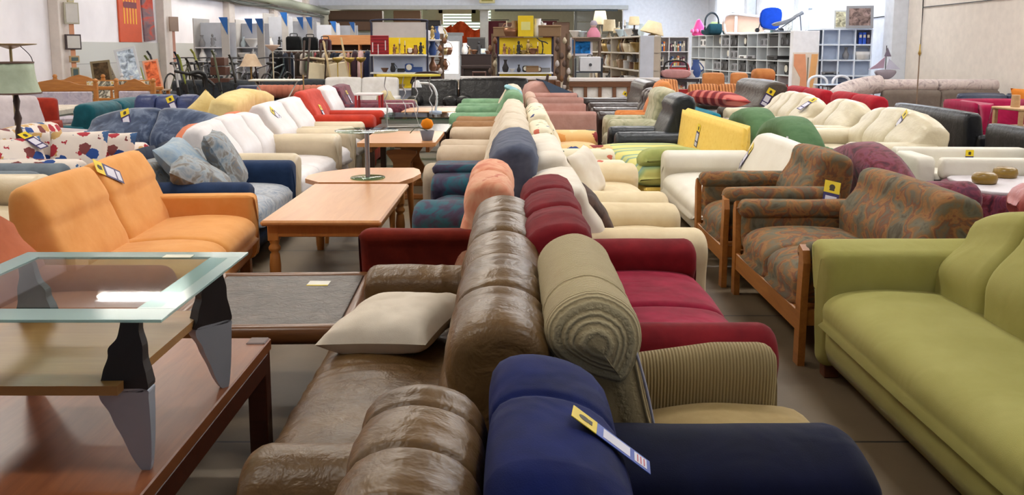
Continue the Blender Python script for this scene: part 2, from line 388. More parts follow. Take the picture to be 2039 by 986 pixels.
def sofa(name, label, cat, x0, x1, y0, y1, face, m, arm='roll', back='roll', seat_h=.43, arm_h=.6, back_h=.85, arm_w=.2, n=2,
         back_t=.28, rake=.12, base_z=.08, feet='block', mf=None, m_arm=None, m_seat=None, m_back=None, m_base=None, mixarms=None, q=0,
         wr=None, wr_back=None, wr_seat=None, nb=None, ct=.17, back_fn=None, arm_fn=None, ang=0, group=GROW, seams=0, arms='LR', arm_top=None,
         seat_over=0.0, bpuff=.012, bsw=None, bre=.045, base_h=None, extra=None, arm_back=.05, piping=None, sd=.015):
    side = face in 'LR'
    W = (y1 - y0) if side else (x1 - x0); D = (x1 - x0) if side else (y1 - y0)
    if not feet and base_z == .08: base_z = .0
    root = empty(name, ((x0 + x1) / 2, (y0 + y1) / 2, 0), R(FACE[face] + ang), label, cat, group)
    m_arm = m_arm or m; m_seat = m_seat or m; m_back = m_back or m; m_base = m_base or m; mf = mf or WDK
    N = (20, 32, 56, 84)[q]; MM = (7, 12, 26, 70)[q]
    yf, yb = -D / 2, D / 2; ybf = yb - back_t
    aw = arm_w if arm_w else 0
    xl = -W / 2 + (aw if 'L' in arms else 0); xr = W / 2 - (aw if 'R' in arms else 0)
    z0 = seat_h - ct; nb = nb or n
    # base
    b = MB(); b.loft(rr(yf + .03, yb - .03, base_z, z0 + .02, .03, 2), xl - .01, xr + .01, 'x', 20 if q < 2 else 32, 4, .02, sp=False)
    b.build('base', m_base, root)
    # seat cushions
    sw_ = (xr - xl) / n
    sp = [(yf - seat_over + .03, z0), (ybf + .06, z0), (ybf + .08, seat_h - .03), (ybf - .05, seat_h), ((yf + ybf) / 2, seat_h + .015), (yf - seat_over + .1, seat_h), (yf - seat_over + .02, seat_h - .04), (yf - seat_over, seat_h - .09), (yf - seat_over + .01, z0 + .04)]
    for i in range(n):
        s_ = MB(); s_.loft(sp, xl + i * sw_ + .002, xl + (i + 1) * sw_ - .002, 'x', N, MM, .035, wr=wr_seat or wr, puff=.008)
        s_.build('seat_cushion', m_seat, root)
    # backrest cushions
    bp = back_profile(back, ybf, yb, base_z + .06, seat_h, back_h, rake)
    bw = (W - (2 * arm_back if arms == 'LR' else 0)) / nb; bx = -W / 2 + (arm_back if arms == 'LR' else 0)
    for i in range(nb):
        s_ = MB(); xa, xb = bx + i * bw + .001, bx + (i + 1) * bw - .001
        sm = [xa + (xb - xa) * (k + 1) / (seams + 1) for k in range(seams)]
        s_.loft(bp, xa, xb, 'x', N, MM, bre, seams=sm, sd=sd, sw=bsw or (.018 if q > 1 else .03), wr=wr_back or wr, puff=bpuff, fn=back_fn)
        s_.build('backrest', m_back, root)
    # arms
    for sg, key in ((-1, 'L'), (1, 'R')):
        if key not in arms or not aw: continue
        pr_ = arm_profile(arm, W / 2 - aw, W / 2, arm_h, base_z if arm != 'thin' else 0)
        if sg < 0: pr_ = mirror(pr_)
        a = MB(); a.loft(pr_, yf + .01, yb - .12, 'y', N, MM, .05, wr=wr, fn=arm_fn)
        a.build('armrest', m_arm, root)
    # feet
    if feet:
        for sx in (-1, 1):
            for sy in (-1, 1):
                f_ = MB(); cx, cy = sx * (W / 2 - .09), sy * (D / 2 - .09)
                if feet == 'metal':
                    f_.cyl((cx, cy, 0.0), (cx, cy, base_z + .03), .016, .016, 10); f_.cyl((cx, cy, 0), (cx, cy, .012), .03, .03, 12)
                    f_.build('foot', CHROME, root)
                elif feet == 'block':
                    f_.box(cx - .035, cx + .035, cy - .035, cy + .035, 0, base_z + .03); f_.build('foot', mf, root)
                elif feet == 'ball':
                    f_.lathe((cx, cy, 0), [(.02, 0), (.035, .02), (.035, base_z * .6), (.025, base_z + .03)], 12); f_.build('foot', mf, root)
    return root
def crown(h, z_from=.5, W=1.6, pw=2.0, rise=None):
    '''deform: back top rises in the middle (or towards one side)'''
    def fn(V):
        V = V.copy(); k = np.clip((V[:, 2] - z_from) / .3, 0, 1)
        V[:, 2] += k * h * (1 - np.abs(V[:, 0] / (W / 2)) ** pw) - k * h
        return V
    return fn
PURPLE = P((44, 30, 92), 0.45); TYEL = P((235, 205, 30), 0.5); TWHITE = P((215, 212, 225), 0.5); TBLUE = P((28, 70, 170), 0.4)
def price_tag(loc, rx, ry, rz, label, s=1.0, body=None, marks=False):
    '''card hanging from its yellow header, lying on an upholstered surface; local z is the card's normal'''
    root = empty('price_tag', loc, 0, label, 'price tag', 'price tags pinned to the furniture')
    root.rotation_euler = (R(rx), R(ry), R(rz))
    w_, h_ = .075 * s, .13 * s
    MB().box(-w_ / 2, w_ / 2, -h_, 0, 0, .0015, .0004).build('card', body or PURPLE, root)
    MB().box(-w_ / 2, w_ / 2, 0, .06 * s, 0.0002, .0019, .0004).build('header', TYEL, root)
    MB().box(-w_ * .36, w_ * .36, -h_ * .62, -h_ * .12, .0016, .0022, .0002).build('sticker', TWHITE, root)
    MB().box(-w_ * .36, w_ * .36, -h_ * .93, -h_ * .70, .0016, .0022, .0002).build('sticker', TWHITE, root)
    e = MB(); e.lathe((0, .03 * s, .0019), [(.014 * s, 0), (.014 * s, .0006)], 16); e.box(-.012 * s, .012 * s, .012 * s, .02 * s, .0019, .0027, .0002)
    e.build('emblem', P((60, 50, 25), .6), root)
    if marks:
        for k in range(3): MB().box(-w_ * .28, w_ * .28, -h_ * (.75 + .06 * k) - .002, -h_ * (.75 + .06 * k), .0022, .0026, .0001).build('print_line', P((190, 60, 70), .6), root)
    return root
def cushion(name, label, loc, rx, ry, rz, w_, h_, t_, m, cat='cushion', group='loose cushions on the sofas', seed=0, n=16):
    o = MB().pillow(w_, h_, t_, n=n, seed=seed).build(name, m)
    o.location = loc; o.rotation_euler = (R(rx), R(ry), R(rz)); return tag(o, label, cat, group)

# ---------------------------------------------------------------- room
wall_m, n_, l_, b_ = newmat('painted_wall')
v_ = coords(n_, l_); l_.new(ramp(n_, l_, noise(n_, l_, v_, 1.5, 4), [(0.3, (226, 222, 226)), (0.7, (238, 234, 238))]), b_.inputs['Base Color'])
b_.inputs['Roughness'].default_value = 0.8
br = n_.new('ShaderNodeTexBrick'); br.inputs['Scale'].default_value = 1.0; br.inputs['Mortar Size'].default_value = 0.006
br.inputs['Brick Width'].default_value = 0.5; br.inputs['Row Height'].default_value = 0.25
mp_ = coords(n_, l_, (1, 1, 1), (R(90), 0, R(90))); l_.new(mp_, br.inputs['Vector']); bump(n_, l_, b_, br.outputs['Fac'], 0.25, -0.004)
warm_wall_m = plain('warm_lit_wall', (228, 218, 206), 0.8)  # warm light on the near right wall is put into its colour
white_m = plain('white_wall', (240, 243, 250), 0.8)  # faint blue of daylight on the far bays is put into this white
ceil_m = plain('ceiling_paint', (205, 205, 200), 0.9)
fl, n_, l_, b_ = newmat('concrete_floor')
v_ = coords(n_, l_)
c_ = ramp(n_, l_, noise(n_, l_, v_, 1.2, 6, 0.6), [(0.3, (94, 78, 56)), (0.5, (108, 91, 67)), (0.75, (120, 103, 78))])
bk = n_.new('ShaderNodeTexBrick'); bk.inputs['Scale'].default_value = 1.0; bk.inputs['Mortar Size'].default_value = 0.008; bk.offset = 0
bk.inputs['Brick Width'].default_value = 4.0; bk.inputs['Row Height'].default_value = 1.7; bk.inputs['Mortar'].default_value = (*lin((48, 42, 36)), 1)
l_.new(v_, bk.inputs['Vector']); l_.new(c_, bk.inputs['Color1']); l_.new(c_, bk.inputs['Color2']); l_.new(bk.outputs['Color'], b_.inputs['Base Color'])
b_.inputs['Roughness'].default_value = 0.55; bump(n_, l_, b_, noise(n_, l_, v_, 60, 3), 0.1, 0.003)
struct('floor', MB().box(-9.2, 9.4, -3, 52, -0.1, 0, 0), fl)
struct('wall_left', MB().box(-9.2, -9.0, -3, 43, 0, 4.7, 0), wall_m)
struct('wall_right', MB().box(9.2, 9.4, -3, 21.3, 0, 4.7, 0), warm_wall_m)
# far bays of the right wall: daylight windows above a solid lower wall
mb = MB(); mb.box(9.2, 9.4, 21.3, 43, 0, 2.75, 0); mb.box(9.2, 9.4, 21.3, 43, 4.3, 4.7, 0)
for a, c in ((21.3, 28.2), (33, 34.6), (39.4, 43)): mb.box(9.2, 9.4, a, c, 2.75, 4.3, 0)
struct('wall_right', mb, white_m)
struct('ceiling', MB().box(-9.2, 9.4, -3, 43, 4.7, 4.8, 0), ceil_m)
# back wall with the wide opening into the next hall
mb = MB(); mb.box(-9.2, 9.4, 43, 43.25, 3.45, 4.7, 0); mb.box(5.2, 9.4, 43, 43.25, 0, 3.45, 0)
struct('wall_back', mb, white_m)
struct('trim_1', MB().box(-9.0, 5.4, 42.6, 43.0, 3.28, 3.47, .01), plain('beam_paint', (188, 190, 188), 0.7))
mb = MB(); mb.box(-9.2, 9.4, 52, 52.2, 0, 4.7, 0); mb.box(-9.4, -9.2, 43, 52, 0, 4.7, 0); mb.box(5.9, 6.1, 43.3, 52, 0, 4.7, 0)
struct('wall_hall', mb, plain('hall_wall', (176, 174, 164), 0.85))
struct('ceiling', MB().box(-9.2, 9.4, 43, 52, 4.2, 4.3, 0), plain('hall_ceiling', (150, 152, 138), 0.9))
mb = MB()
for y in (23.2, 28.6, 34.0, 39.4, 17.8): mb.box(-9.0, -8.8, y, y + .55, 0, 4.7, .01)
struct('trim_2', mb, plain('pillar_paint', (214, 204, 196), 0.8))
mb = MB()
for y in (21.3, 28.4, 34.6, 39.6): mb.box(8.85, 9.2, y, y + .5, 0, 4.7, .01)
struct('trim_3', mb, plain('pillar_white', (226, 232, 242), 0.7))
tile, n_, l_, b_ = newmat('wall_tiles'); v_ = coords(n_, l_, (1, 1, 1), (R(90), 0, R(90)))
bk = n_.new('ShaderNodeTexBrick'); bk.offset = 0; bk.inputs['Scale'].default_value = 1.0; bk.inputs['Brick Width'].default_value = .6; bk.inputs['Row Height'].default_value = .6
bk.inputs['Mortar Size'].default_value = .008; bk.inputs['Color1'].default_value = (*lin((196, 196, 190)), 1); bk.inputs['Color2'].default_value = (*lin((190, 188, 184)), 1)
bk.inputs['Mortar'].default_value = (*lin((150, 148, 146)), 1); l_.new(v_, bk.inputs['Vector']); l_.new(bk.outputs['Color'], b_.inputs['Base Color']); b_.inputs['Roughness'].default_value = .4
struct('trim_4', MB().box(-9.0, -8.96, 18.4, 43, 0, 1.66, .005), tile)
# windows high in the right wall (bright daylight behind the panes)
sky = plain('daylight', (235, 243, 255), 0.5, 0, 2.2)
for i, (a, c) in enumerate(((28.2, 33.0), (34.6, 39.4))):
    fr = MB(); fr.box(9.2, 9.3, a, c, 2.75, 2.82, .005); fr.box(9.2, 9.3, a, c, 4.23, 4.3, .005)
    for k in range(4): y = a + (c - a) * k / 3; fr.box(9.2, 9.3, y - .035, y + .035, 2.75, 4.3, .005)
    o = struct('window_%d' % (i + 1), fr, P((190, 196, 205), .5))
    MB().box(9.3, 9.31, a, c, 2.75, 4.3, 0).build('pane', sky, o)
    MB().box(9.08, 9.2, a - .05, c + .05, 2.68, 2.74, .005).build('window_sill', P((150, 158, 168), .6), o)
# cables and seams on the right wall
def cable(pts, r, label, m=BLK): return tag(MB().tube(pts, r, 6, False).build('wall_cable', m), label, 'cable', 'cables on the right wall')
cable([(9.17, 20.6, 4.7), (9.17, 20.5, 2.4), (9.17, 20.5, 1.35)], .012, 'thin dark cable running down the right wall to the socket')
cable([(9.17, 20.5, 2.43), (9.17, 10, 2.47)], .010, 'thin dark cable running level along the right wall')
cable([(9.17, 26.0, 2.25), (9.17, 22.3, 2.3)], .012, 'short dark cable running level above the white cube shelves')
# ducts along the left wall near the ceiling
for (x, z, r, nm, lb, c) in ((-8.6, 3.22, .16, 'ventilation_duct', 'thick greenish duct running along the top of the left wall', (150, 156, 138)), (-8.75, 2.98, .05, 'pipe', 'thin grey pipe under the duct on the left wall', (120, 126, 118))):
    tag(MB().tube([(x, 25, z), (x, 34, z), (x, 42.6, z - .05)], r, 14, False).build(nm, plain(nm, c, .5)), lb, 'pipe')
tag(MB().tube([(-8.7, 27, 3.05), (-8.65, 29.5, 2.92), (-8.6, 32, 3.0), (-8.6, 33.5, 3.12)], .035, 8).build('cable_loop', P((60, 64, 58), .6)), 'dark cable sagging below the duct on the left wall', 'cable')
for x, y in LAMPS[:]:
    if y > 27: continue
    o = empty('ceiling_light', (x, y, 4.7), 0, 'fluorescent strip lamp with white housing on the ceiling', 'ceiling lamp', 'fluorescent strip lamps')
    MB().box(-.8, .8, -.09, .09, -.2, 0, .01).build('housing', P((225, 225, 222), .5), o)
    MB().cyl((-.75, 0, -.235), (.75, 0, -.235), .03, .03, 10).build('tube', MATS.get('lamp_tube') or plain('lamp_tube', (255, 246, 230), .5, 0, 12), o)
o = empty('emergency_sign', (-1.15, 42.5, 3.62), 0, 'small yellowish emergency sign box hanging from the beam of the opening', 'sign')
MB().box(-.36, .36, -.1, .1, -.06, .34, .02).build('housing', P((215, 205, 150), .5), o)
MB().box(-.26, .26, -.108, -.1, .02, .25, .003).build('face', P((150, 140, 60), .5), o)

# ================================================================= centre row, near part
BROWN = leather('brown_leather', (112, 83, 46), (80, 56, 29), rough=.38, fold=.65)
NAVY = fabric('navy_velvet', (9, 27, 92), (5, 13, 50), rough=.8, scale=4, sheen=.03, fold=.6)
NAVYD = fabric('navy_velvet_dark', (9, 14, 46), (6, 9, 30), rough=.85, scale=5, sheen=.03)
CORD = striped('ribbed_cord', 'X', 30, [(0.2, (138, 118, 80)), (0.7, (168, 148, 106))], bumpy=.8, dist=.7)
CORDY = striped('ribbed_cord_arm', 'Y', 30, [(0.2, (138, 118, 80)), (0.7, (168, 148, 106))], bumpy=.7, dist=.3)
CORDTOP = striped('ribbed_cord_top', 'X', 30, [(0.2, (168, 150, 112)), (0.7, (186, 170, 132))], bumpy=.6, dist=1.6)
CORDSEAT = fabric('cord_seat', (176, 152, 106), (150, 126, 82))
RED = fabric('dark_red_velvet', (130, 26, 34), (98, 16, 24), sheen=.06); CRIM = fabric('crimson_velvet', (164, 30, 62), (122, 18, 42), sheen=.1)
RUST = fabric('rust_velvet', (132, 42, 26), (98, 26, 18))
PEACH = patterned('peach_mottled', [(0.3, (206, 116, 84)), (0.45, (222, 150, 116)), (0.6, (228, 172, 138)), (0.75, (200, 104, 76))], 7, 1.5)
# brown three-seat leather sofa, faces the left aisle
b3 = sofa('leather_sofa', 'long brown leather sofa with rolled scalloped back, white pillow on its seat', 'sofa', -.66, .09, 1.98, 4.02, 'L', BROWN,
          arm='puff', back='roll', seat_h=.43, arm_h=.565, back_h=.9, arm_w=.17, n=1, nb=1, back_t=.31, rake=.12, q=3, seams=4, bpuff=.006, bsw=.010,
          wr=(.007, 9, 3.0, 3), wr_seat=(.010, 11, 1.8, 11), wr_back=(.009, 17, 1.4, 21), ct=.2, base_z=.05, feet=None, seat_over=.05, sd=.012, arm_back=.08)
# brown leather armchair in front
sofa('leather_armchair', 'brown leather armchair with creased rolled back at the bottom edge, beside the navy armchair', 'armchair', -.72, -.05, .88, 1.90, 'L', BROWN,
     arm='puff', back='roll', seat_h=.42, arm_h=.55, back_h=.91, arm_w=.2, n=1, nb=1, back_t=.265, rake=.08, q=3, seams=3, bpuff=.004, bsw=.010, bre=.09,
     wr=(.006, 6, 3, 31), wr_seat=(.008, 7, 2, 7), wr_back=(.009, 17, 1.8, 51), ct=.2, base_z=.05, feet=None, arm_back=.17, sd=.010)
# navy armchair, faces the right aisle
def navyback(V):
    V = V.copy(); k = np.clip((V[:, 2] - .5) / .3, 0, 1); V[:, 2] -= k * .14 * np.clip((V[:, 0] - .15) / .27, 0, 1) ** 2 + k * .09 * np.clip((.42 - V[:, 1]) / .25, 0, 1) ** 1.6; return V
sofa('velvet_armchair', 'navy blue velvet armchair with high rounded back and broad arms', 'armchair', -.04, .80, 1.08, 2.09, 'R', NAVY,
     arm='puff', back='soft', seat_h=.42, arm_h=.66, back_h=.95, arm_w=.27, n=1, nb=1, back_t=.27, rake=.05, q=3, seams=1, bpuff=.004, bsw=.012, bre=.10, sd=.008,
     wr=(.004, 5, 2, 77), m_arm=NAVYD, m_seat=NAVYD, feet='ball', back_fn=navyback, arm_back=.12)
# cord wing armchair
t = empty('wing_armchair', (.55, 2.47, 0), R(90), 'beige ribbed cord armchair with high rolled headrest, between navy armchair and red sofa', 'armchair', GROW)
# local: x along world +y, local -y is world +x
MB().loft([(.40, .1), (.22, .1), (.17, .45), (.22, .7), (.27, .9), (.32, .93), (.40, .92), (.45, .88), (.46, .5), (.46, .1)], -.36, .36, 'x', 44, 20, .03).build('backrest', CORD, t)
MB().loft([(.27, .74), (.235, .84), (.26, .92), (.34, .965), (.42, .945), (.465, .89), (.46, .82), (.40, .77), (.33, .74)], -.375, .37, 'x', 48, 30, .035, seams=(-.2,), sd=.010, sw=.012, wr=(.003, 9, 3, 5), dome=.035).build('headrest', CORDTOP, t)
for s in (-1, 1):
    w_ = MB(); pr_ = [(.02, 0.12), (.11, .12), (.11, .45), (.125, .545), (.085, .605), (.02, .60), (-.01, .54), (.0, .4)]
    pr_ = [(a + .27, b) for a, b in pr_]
    if s < 0: pr_ = mirror(pr_)
    w_.loft(pr_, -.30, .24, 'y', 44, 24, .06, fn=lambda V: np.c_[V[:, :2], V[:, 2] - .05 * np.clip((V[:, 1] + .1) / .35, 0, 1) * (V[:, 2] > .4)]).build('armrest', CORDY, t)
    MB().tube([(s * .378, -.288, .14), (s * .378, -.288, .42), (s * .386, -.286, .53), (s * .37, -.28, .575)], .004, 6).build('piping', P((205, 200, 205), .7), t)
MB().loft([(-.36, .24), (.2, .24), (.22, .38), (0, .44), (-.2, .44), (-.34, .42), (-.39, .34)], -.27, .27, 'x', 44, 16, .04, puff=.01).build('seat_cushion', CORDSEAT, t)
MB().box(-.36, .36, -.29, .42, .1, .26, .03).build('base', CORD, t)
MB().tube([(-.358, .166, .44), (-.358, .216, .7), (-.358, .262, .86)], .004, 6).build('piping', P((205, 200, 210), .7), t)
for sx in (-.31, .31):
    for sy in (-.25, .36): MB().box(sx - .03, sx + .03, sy - .03, sy + .03, 0, .12).build('foot', WDK, t)
# red sofa
def gx(V): return V
sofa('velvet_sofa', 'dark red velvet sofa with crimson seat cushions and cylindrical rolled back', 'sofa', .05, .93, 2.98, 4.55, 'R', RED,
     arm='puff', back='roll', seat_h=.44, arm_h=.57, back_h=.93, arm_w=.15, n=2, nb=3, back_t=.25, rake=.04, q=2, seams=0, m_seat=CRIM, wr=(.003, 5, 2, 8), feet='ball', sd=.02, arm_back=.1)
# rust and peach sofa behind the brown leather sofa
sofa('velvet_sofa', 'rust red sofa with flared arm and peach mottled cushions, behind the brown leather sofa', 'sofa', -.76, .0, 4.32, 5.30, 'L', RUST, arms='R',
     arm='flare', back='roll', seat_h=.44, arm_h=.67, back_h=.90, arm_w=.2, n=1, nb=1, back_t=.28, rake=.1, q=2, m_seat=PEACH, m_back=PEACH, wr=(.003, 5, 2, 9), seams=1, arm_back=.1)
cushion('pillow', 'plain white square pillow lying on the brown leather sofa', (-.44, 3.32, .515), 4, -6, -18, .44, .46, .16, fabric('white_cotton', (226, 214, 196), (214, 200, 180)), 'pillow', seed=3, n=26)

# ================================================================= tables in the left foreground
BRT = wood('teak_veneer', (146, 88, 52), (118, 66, 38), rough=.3, stretch=(9, 1, 9)); BRD = wood('teak_dark', (84, 38, 22), rough=.35)
t = empty('coffee_table', (-1.66, 2.5, 0), 0, 'long reddish brown coffee table with corner legs, standing under the glass table', 'table')
MB().box(-.74, .74, -.9, .83, .405, .45, .004).build('tabletop', BRT, t)
for sx in (-1, 1):
    for sy, yy in ((-1, -.86), (1, .79)):
        l = MB(); l.box(sx * .70 - .035, sx * .70 + .035, yy - .035, yy + .035, 0, .455, .004); l.build('leg', BRD, t)
m_ = MB(); m_.box(-.70, .70, -.88, -.86, .33, .405); m_.box(-.70, .70, .80, .82, .33, .405); m_.build('apron', BRD, t)
for sx in (-1, 1): MB().box(sx * .725 - .012, sx * .725 + .012, -.86, .79, .33, .405).build('apron', BRD, t)
# glass table with wavy legs standing on it
t = empty('glass_table', (-1.2, 2.55, .45), 0, 'glass coffee table with wavy black and silver legs, standing on the brown coffee table', 'table')
GL = glass('clear_glass', (222, 238, 238)); GE = glass('glass_edge', (150, 196, 196), .05)
g = MB(); g.box(-.30, .30, -.30, .255, .43, .438, .001); g.build('glass_pane', GL, t)
fz, n_, l_, b_ = newmat('frosted_glass'); b_.inputs['Base Color'].default_value = (*lin((176, 200, 198)), 1); b_.inputs['Roughness'].default_value = .12
tr = n_.new('ShaderNodeBsdfTransparent'); tr.inputs[0].default_value = (*lin((205, 228, 226)), 1); mx = n_.new('ShaderNodeMixShader'); mx.inputs[0].default_value = .62
l_.new(tr.outputs[0], mx.inputs[1]); l_.new(b_.outputs[0], mx.inputs[2]); l_.new(mx.outputs[0], n_['Material Output'].inputs['Surface'])
g = MB()
for (a, b, c, d) in ((-.38, .33, -.405, -.30), (-.38, .33, .255, .335), (-.38, -.30, -.30, .255), (.30, .33, -.30, .255)): pass
g.box(-.38, .34, -.405, -.31, .43, .438, .001); g.box(-.38, .34, .265, .335, .43, .438, .001); g.box(-.38, -.31, -.31, .265, .43, .438, .001); g.box(.24, .34, -.31, .265, .43, .438, .001)
g.build('frosted_border', fz, t)
MB().prism([(-.42, -.36), (.20, -.36), (.20, .30), (-.42, .30)], .225, .25).build('shelf', wood('pale_shelf', (176, 130, 76), (160, 112, 62), rough=.35, stretch=(1, 9, 9)), t)
ALU = P((176, 182, 194), .35, .2); DKL = P((38, 32, 34), .45)
def wavy_leg(cx, cy, flip, rot=0):
    # silhouette in local x/z: wide at mid height, pointed foot, narrow wavy top
    s = -1 if flip else 1
    lo = [(.078, 0.0), (.10, 0.0), (.108, .06), (.111, .12), (.112, .2), (.108, .226), (.05, .228), (-.008, .226), (-.014, .2), (.006, .165), (.018, .13), (.036, .09), (.054, .04)]
    up = [(.108, .222), (.110, .26), (.102, .30), (.102, .34), (.094, .38), (.095, .425), (.055, .425), (.045, .39), (.036, .36), (.014, .335), (.012, .31), (.0, .28), (-.008, .25), (-.022, .224), (.04, .220)]
    a = MB(); b = MB()
    def dep(z): return .02 + .05 * max(0, 1 - abs(z - .24) / .26)
    for mb_, poly in ((a, lo), (b, up)):
        c = catmull(poly, True, 4)
        n = len(c); V = []
        for sg in (-1, 1):
            for u, v in c:
                a_, b_ = s * (u - .09), sg * dep(v) * .34
                V.append((cx + a_ * math.cos(R(rot)) - b_ * math.sin(R(rot)), cy + a_ * math.sin(R(rot)) + b_ * math.cos(R(rot)), v))
        Fc = [(i, (i + 1) % n, n + (i + 1) % n, n + i) for i in range(n)] + [tuple(range(n))[::-1], tuple(range(n, 2 * n))]
        mb_.add(V, Fc, False, None, True)
    o = b.build('leg', DKL, t); a.build('leg_foot', ALU, o)
wavy_leg(.24, -.30, False); wavy_leg(.26, .28, False, 50); wavy_leg(-.36, -.30, True); wavy_leg(-.36, .26, True)
o = MB().box(-.04, .05, -.02, .02, 0, .001, .0003).build('price_card', P((238, 236, 214), .6), None, (-1.07, 2.82, .889)); tag(o, 'small white and yellow price card lying on the glass table', 'price card')
# slate-topped table
t = empty('coffee_table', (-1.04, 3.9, 0), R(2), 'low table with rounded brown wood frame and dark slate top', 'table')
SLW = wood('walnut_frame', (122, 78, 42), (96, 58, 30), rough=.3)
fr = MB(); a0, b0 = .36, .42
q_ = rr(-.035, .035, -.05, .03, .03, 4)
def rail(p0, p1):
    p0 = np.array(p0); p1 = np.array(p1); d = p1 - p0; L = np.linalg.norm(d); ang = math.degrees(math.atan2(d[1], d[0]))
    fr.loft(q_, 0, L, 'x', 24, 3, .025, sp=False, xf=TM(p0[0], p0[1], .425, 0, 0, ang))
rail((-a0, -b0), (a0, -b0)); rail((-a0, b0), (a0, b0)); rail((-a0, -b0 - .03), (-a0, b0 + .03)); rail((a0, -b0 - .03), (a0, b0 + .03))
fr.build('frame', SLW, t)
sl, n_, l_, b_ = newmat('slate'); v_ = coords(n_, l_); l_.new(ramp(n_, l_, noise(n_, l_, v_, 9, 6, .7), [(.3, (52, 44, 38)), (.6, (84, 72, 62)), (.8, (112, 98, 86))]), b_.inputs['Base Color'])
b_.inputs['Roughness'].default_value = .38; bump(n_, l_, b_, noise(n_, l_, v_, 16, 6, .65, 1.5), .9, .012)
MB().box(-a0 + .03, a0 - .03, -b0 + .03, b0 - .03, .41, .448, .003).build('slate_top', sl, t)
for sx in (-1, 1):
    for sy in (-1, 1): MB().prism([(sx * .355 - .04, sy * .415 - .04), (sx * .355 + .04, sy * .415 - .04), (sx * .355 + .04, sy * .415 + .04), (sx * .355 - .04, sy * .415 + .04)], 0, .39).build('leg', wood('walnut_leg', (84, 48, 26), rough=.4), t)
o = MB().box(-.05, .05, -.035, .035, 0, .001, .0003).build('price_card', P((236, 232, 220), .6), None, (-.91, 4.15, .4485)); tag(o, 'small white price card with yellow edge lying on the slate table', 'price card')
MB().box(-.05, .05, -.05, -.035, 0, .001, .0002).build('yellow_strip', TYEL, o)
# pine table with turned legs
PINE = wood('pine', (206, 148, 92), (188, 124, 68), rough=.3, stretch=(9, 1, 9), scale=2); PINEL = wood('pine_leg', (188, 126, 62), (164, 102, 46), rough=.35, stretch=(9, 9, 1))
t = empty('coffee_table', (-1.17, 6.12, 0), 0, 'light pine coffee table with four turned legs', 'table')
MB().box(-.37, .37, -.7, .82, .465, .5, .012).build('tabletop', PINE, t)
ap = MB(); ap.box(-.32, .32, -.63, -.61, .385, .465); ap.box(-.32, .32, .73, .75, .385, .465); ap.box(-.32, -.30, -.61, .73, .385, .465); ap.box(.30, .32, -.61, .73, .385, .465); ap.build('apron', PINEL, t)
LEGP = [(.026, 0), (.032, .06), (.036, .2), (.03, .27), (.022, .285), (.036, .30), (.038, .315), (.026, .335), (.03, .345), (.034, .36), (.034, .465)]
for sx in (-1, 1):
    for yy in (-.60, .72):
        l = MB(); l.lathe((sx * .31, yy, 0), LEGP, 16); l.box(sx * .31 - .034, sx * .31 + .034, yy - .034, yy + .034, .36, .465, .004); l.build('leg', PINEL, t)
# boat-shaped table behind it
t = empty('coffee_table', (-1.16, 7.28, 0), 0, 'boat-shaped beech coffee table touching the pine table, round glass table on top', 'table')
BEE = wood('beech_top', (210, 148, 96), (196, 130, 78), rough=.3, stretch=(9, 1, 9), scale=2)
pl = [(-.2, -.3), (.28, -.3), (.36, -.05), (.4, .2), (.36, .45), (.3, .56), (-.2, .56), (-.44, .3), (-.52, .1), (-.5, -.1), (-.35, -.3)]
MB().prism(pl, .47, .505).build('tabletop', BEE, t)
for lx, ly in ((-.3, -.2), (.2, -.2), (.28, .38), (-.22, .4)): MB().cyl((lx * 1.06, ly * 1.06, 0), (lx, ly, .47), .016, .034, 12).build('leg', PINEL, t)
# small round glass table standing on it
t = empty('glass_side_table', (-1.16, 7.2, .505), 0, 'small round glass side table with steel column, standing on the beech table', 'table')
MB().lathe((0, 0, 0), [(.0, 0), (.136, 0), (.14, .005), (.136, .012), (0, .012)], 36).build('base_plate', glass('glass_plate', (190, 214, 196), .05), t)
MB().cyl((0, 0, .012), (0, 0, .38), .019, .019, 16).build('column', P((165, 165, 172), .3, .7), t)
MB().lathe((.0, 0, .38), [(.0, 0), (.25, 0), (.256, .005), (.25, .010), (0, .010)], 44).build('glass_top', GL, t)
# trestle dining table further back
t = empty('trestle_table', (-1.13, 9.65, 0), 0, 'oak trestle table with carved board legs, plant pot on top', 'table')
OAK = wood('oak_top', (196, 142, 92), (176, 118, 70), rough=.35, stretch=(1, 9, 9), scale=2); OAKL = wood('oak_leg', (150, 96, 44), (124, 74, 32), rough=.4)
MB().prism([(-.42, -.66), (.30, -.66), (.36, -.6), (.36, .6), (.30, .66), (-.36, .66), (-.42, .6)], .56, .6).build('tabletop', OAK, t)
sh = catmull([(-.12, 0), (.12, 0), (.10, .1), (.15, .2), (.1, .3), (.09, .38), (.15, .5), (-.15, .5), (-.09, .38), (-.1, .3), (-.15, .2), (-.10, .1)], True, 3)
for yy in (-.45, .45):
    MB().prism([tuple(q) for q in sh], yy - .025, yy + .025, 'y').build('leg', OAKL, t)
    MB().box(-.22, .22, yy - .04, yy + .04, 0, .05, .006).build('foot', OAKL, t)
for x in (-.3, .28): MB().box(x - .02, x + .02, -.6, .6, .5, .56, .003).build('rail', OAKL, t)
MB().box(-.02, .02, -.45, .45, .2, .28).build('stretcher', OAKL, t)
t = empty('flower_pot', (-.87, 9.25, .6), 0, 'small grey pot with a round orange flower on the trestle table', 'plant pot')
MB().lathe((0, 0, 0), [(.05, 0), (.075, .1), (.07, .1), (.05, .02)], 16).build('pot', P((110, 108, 118), .6), t)
MB().lathe((0, 0, .11), [(.0, 0), (.045, .015), (.066, .055), (.05, .1), (0, .12)], 16).build('flower', fabric('orange_flower', (236, 140, 24)), t)
MB().tube([(-.0, 0, .1), (-.1, -.05, .14), (-.17, -.05, .08)], .012, 6, flat=.4).build('leaf', P((90, 100, 80), .7), t)

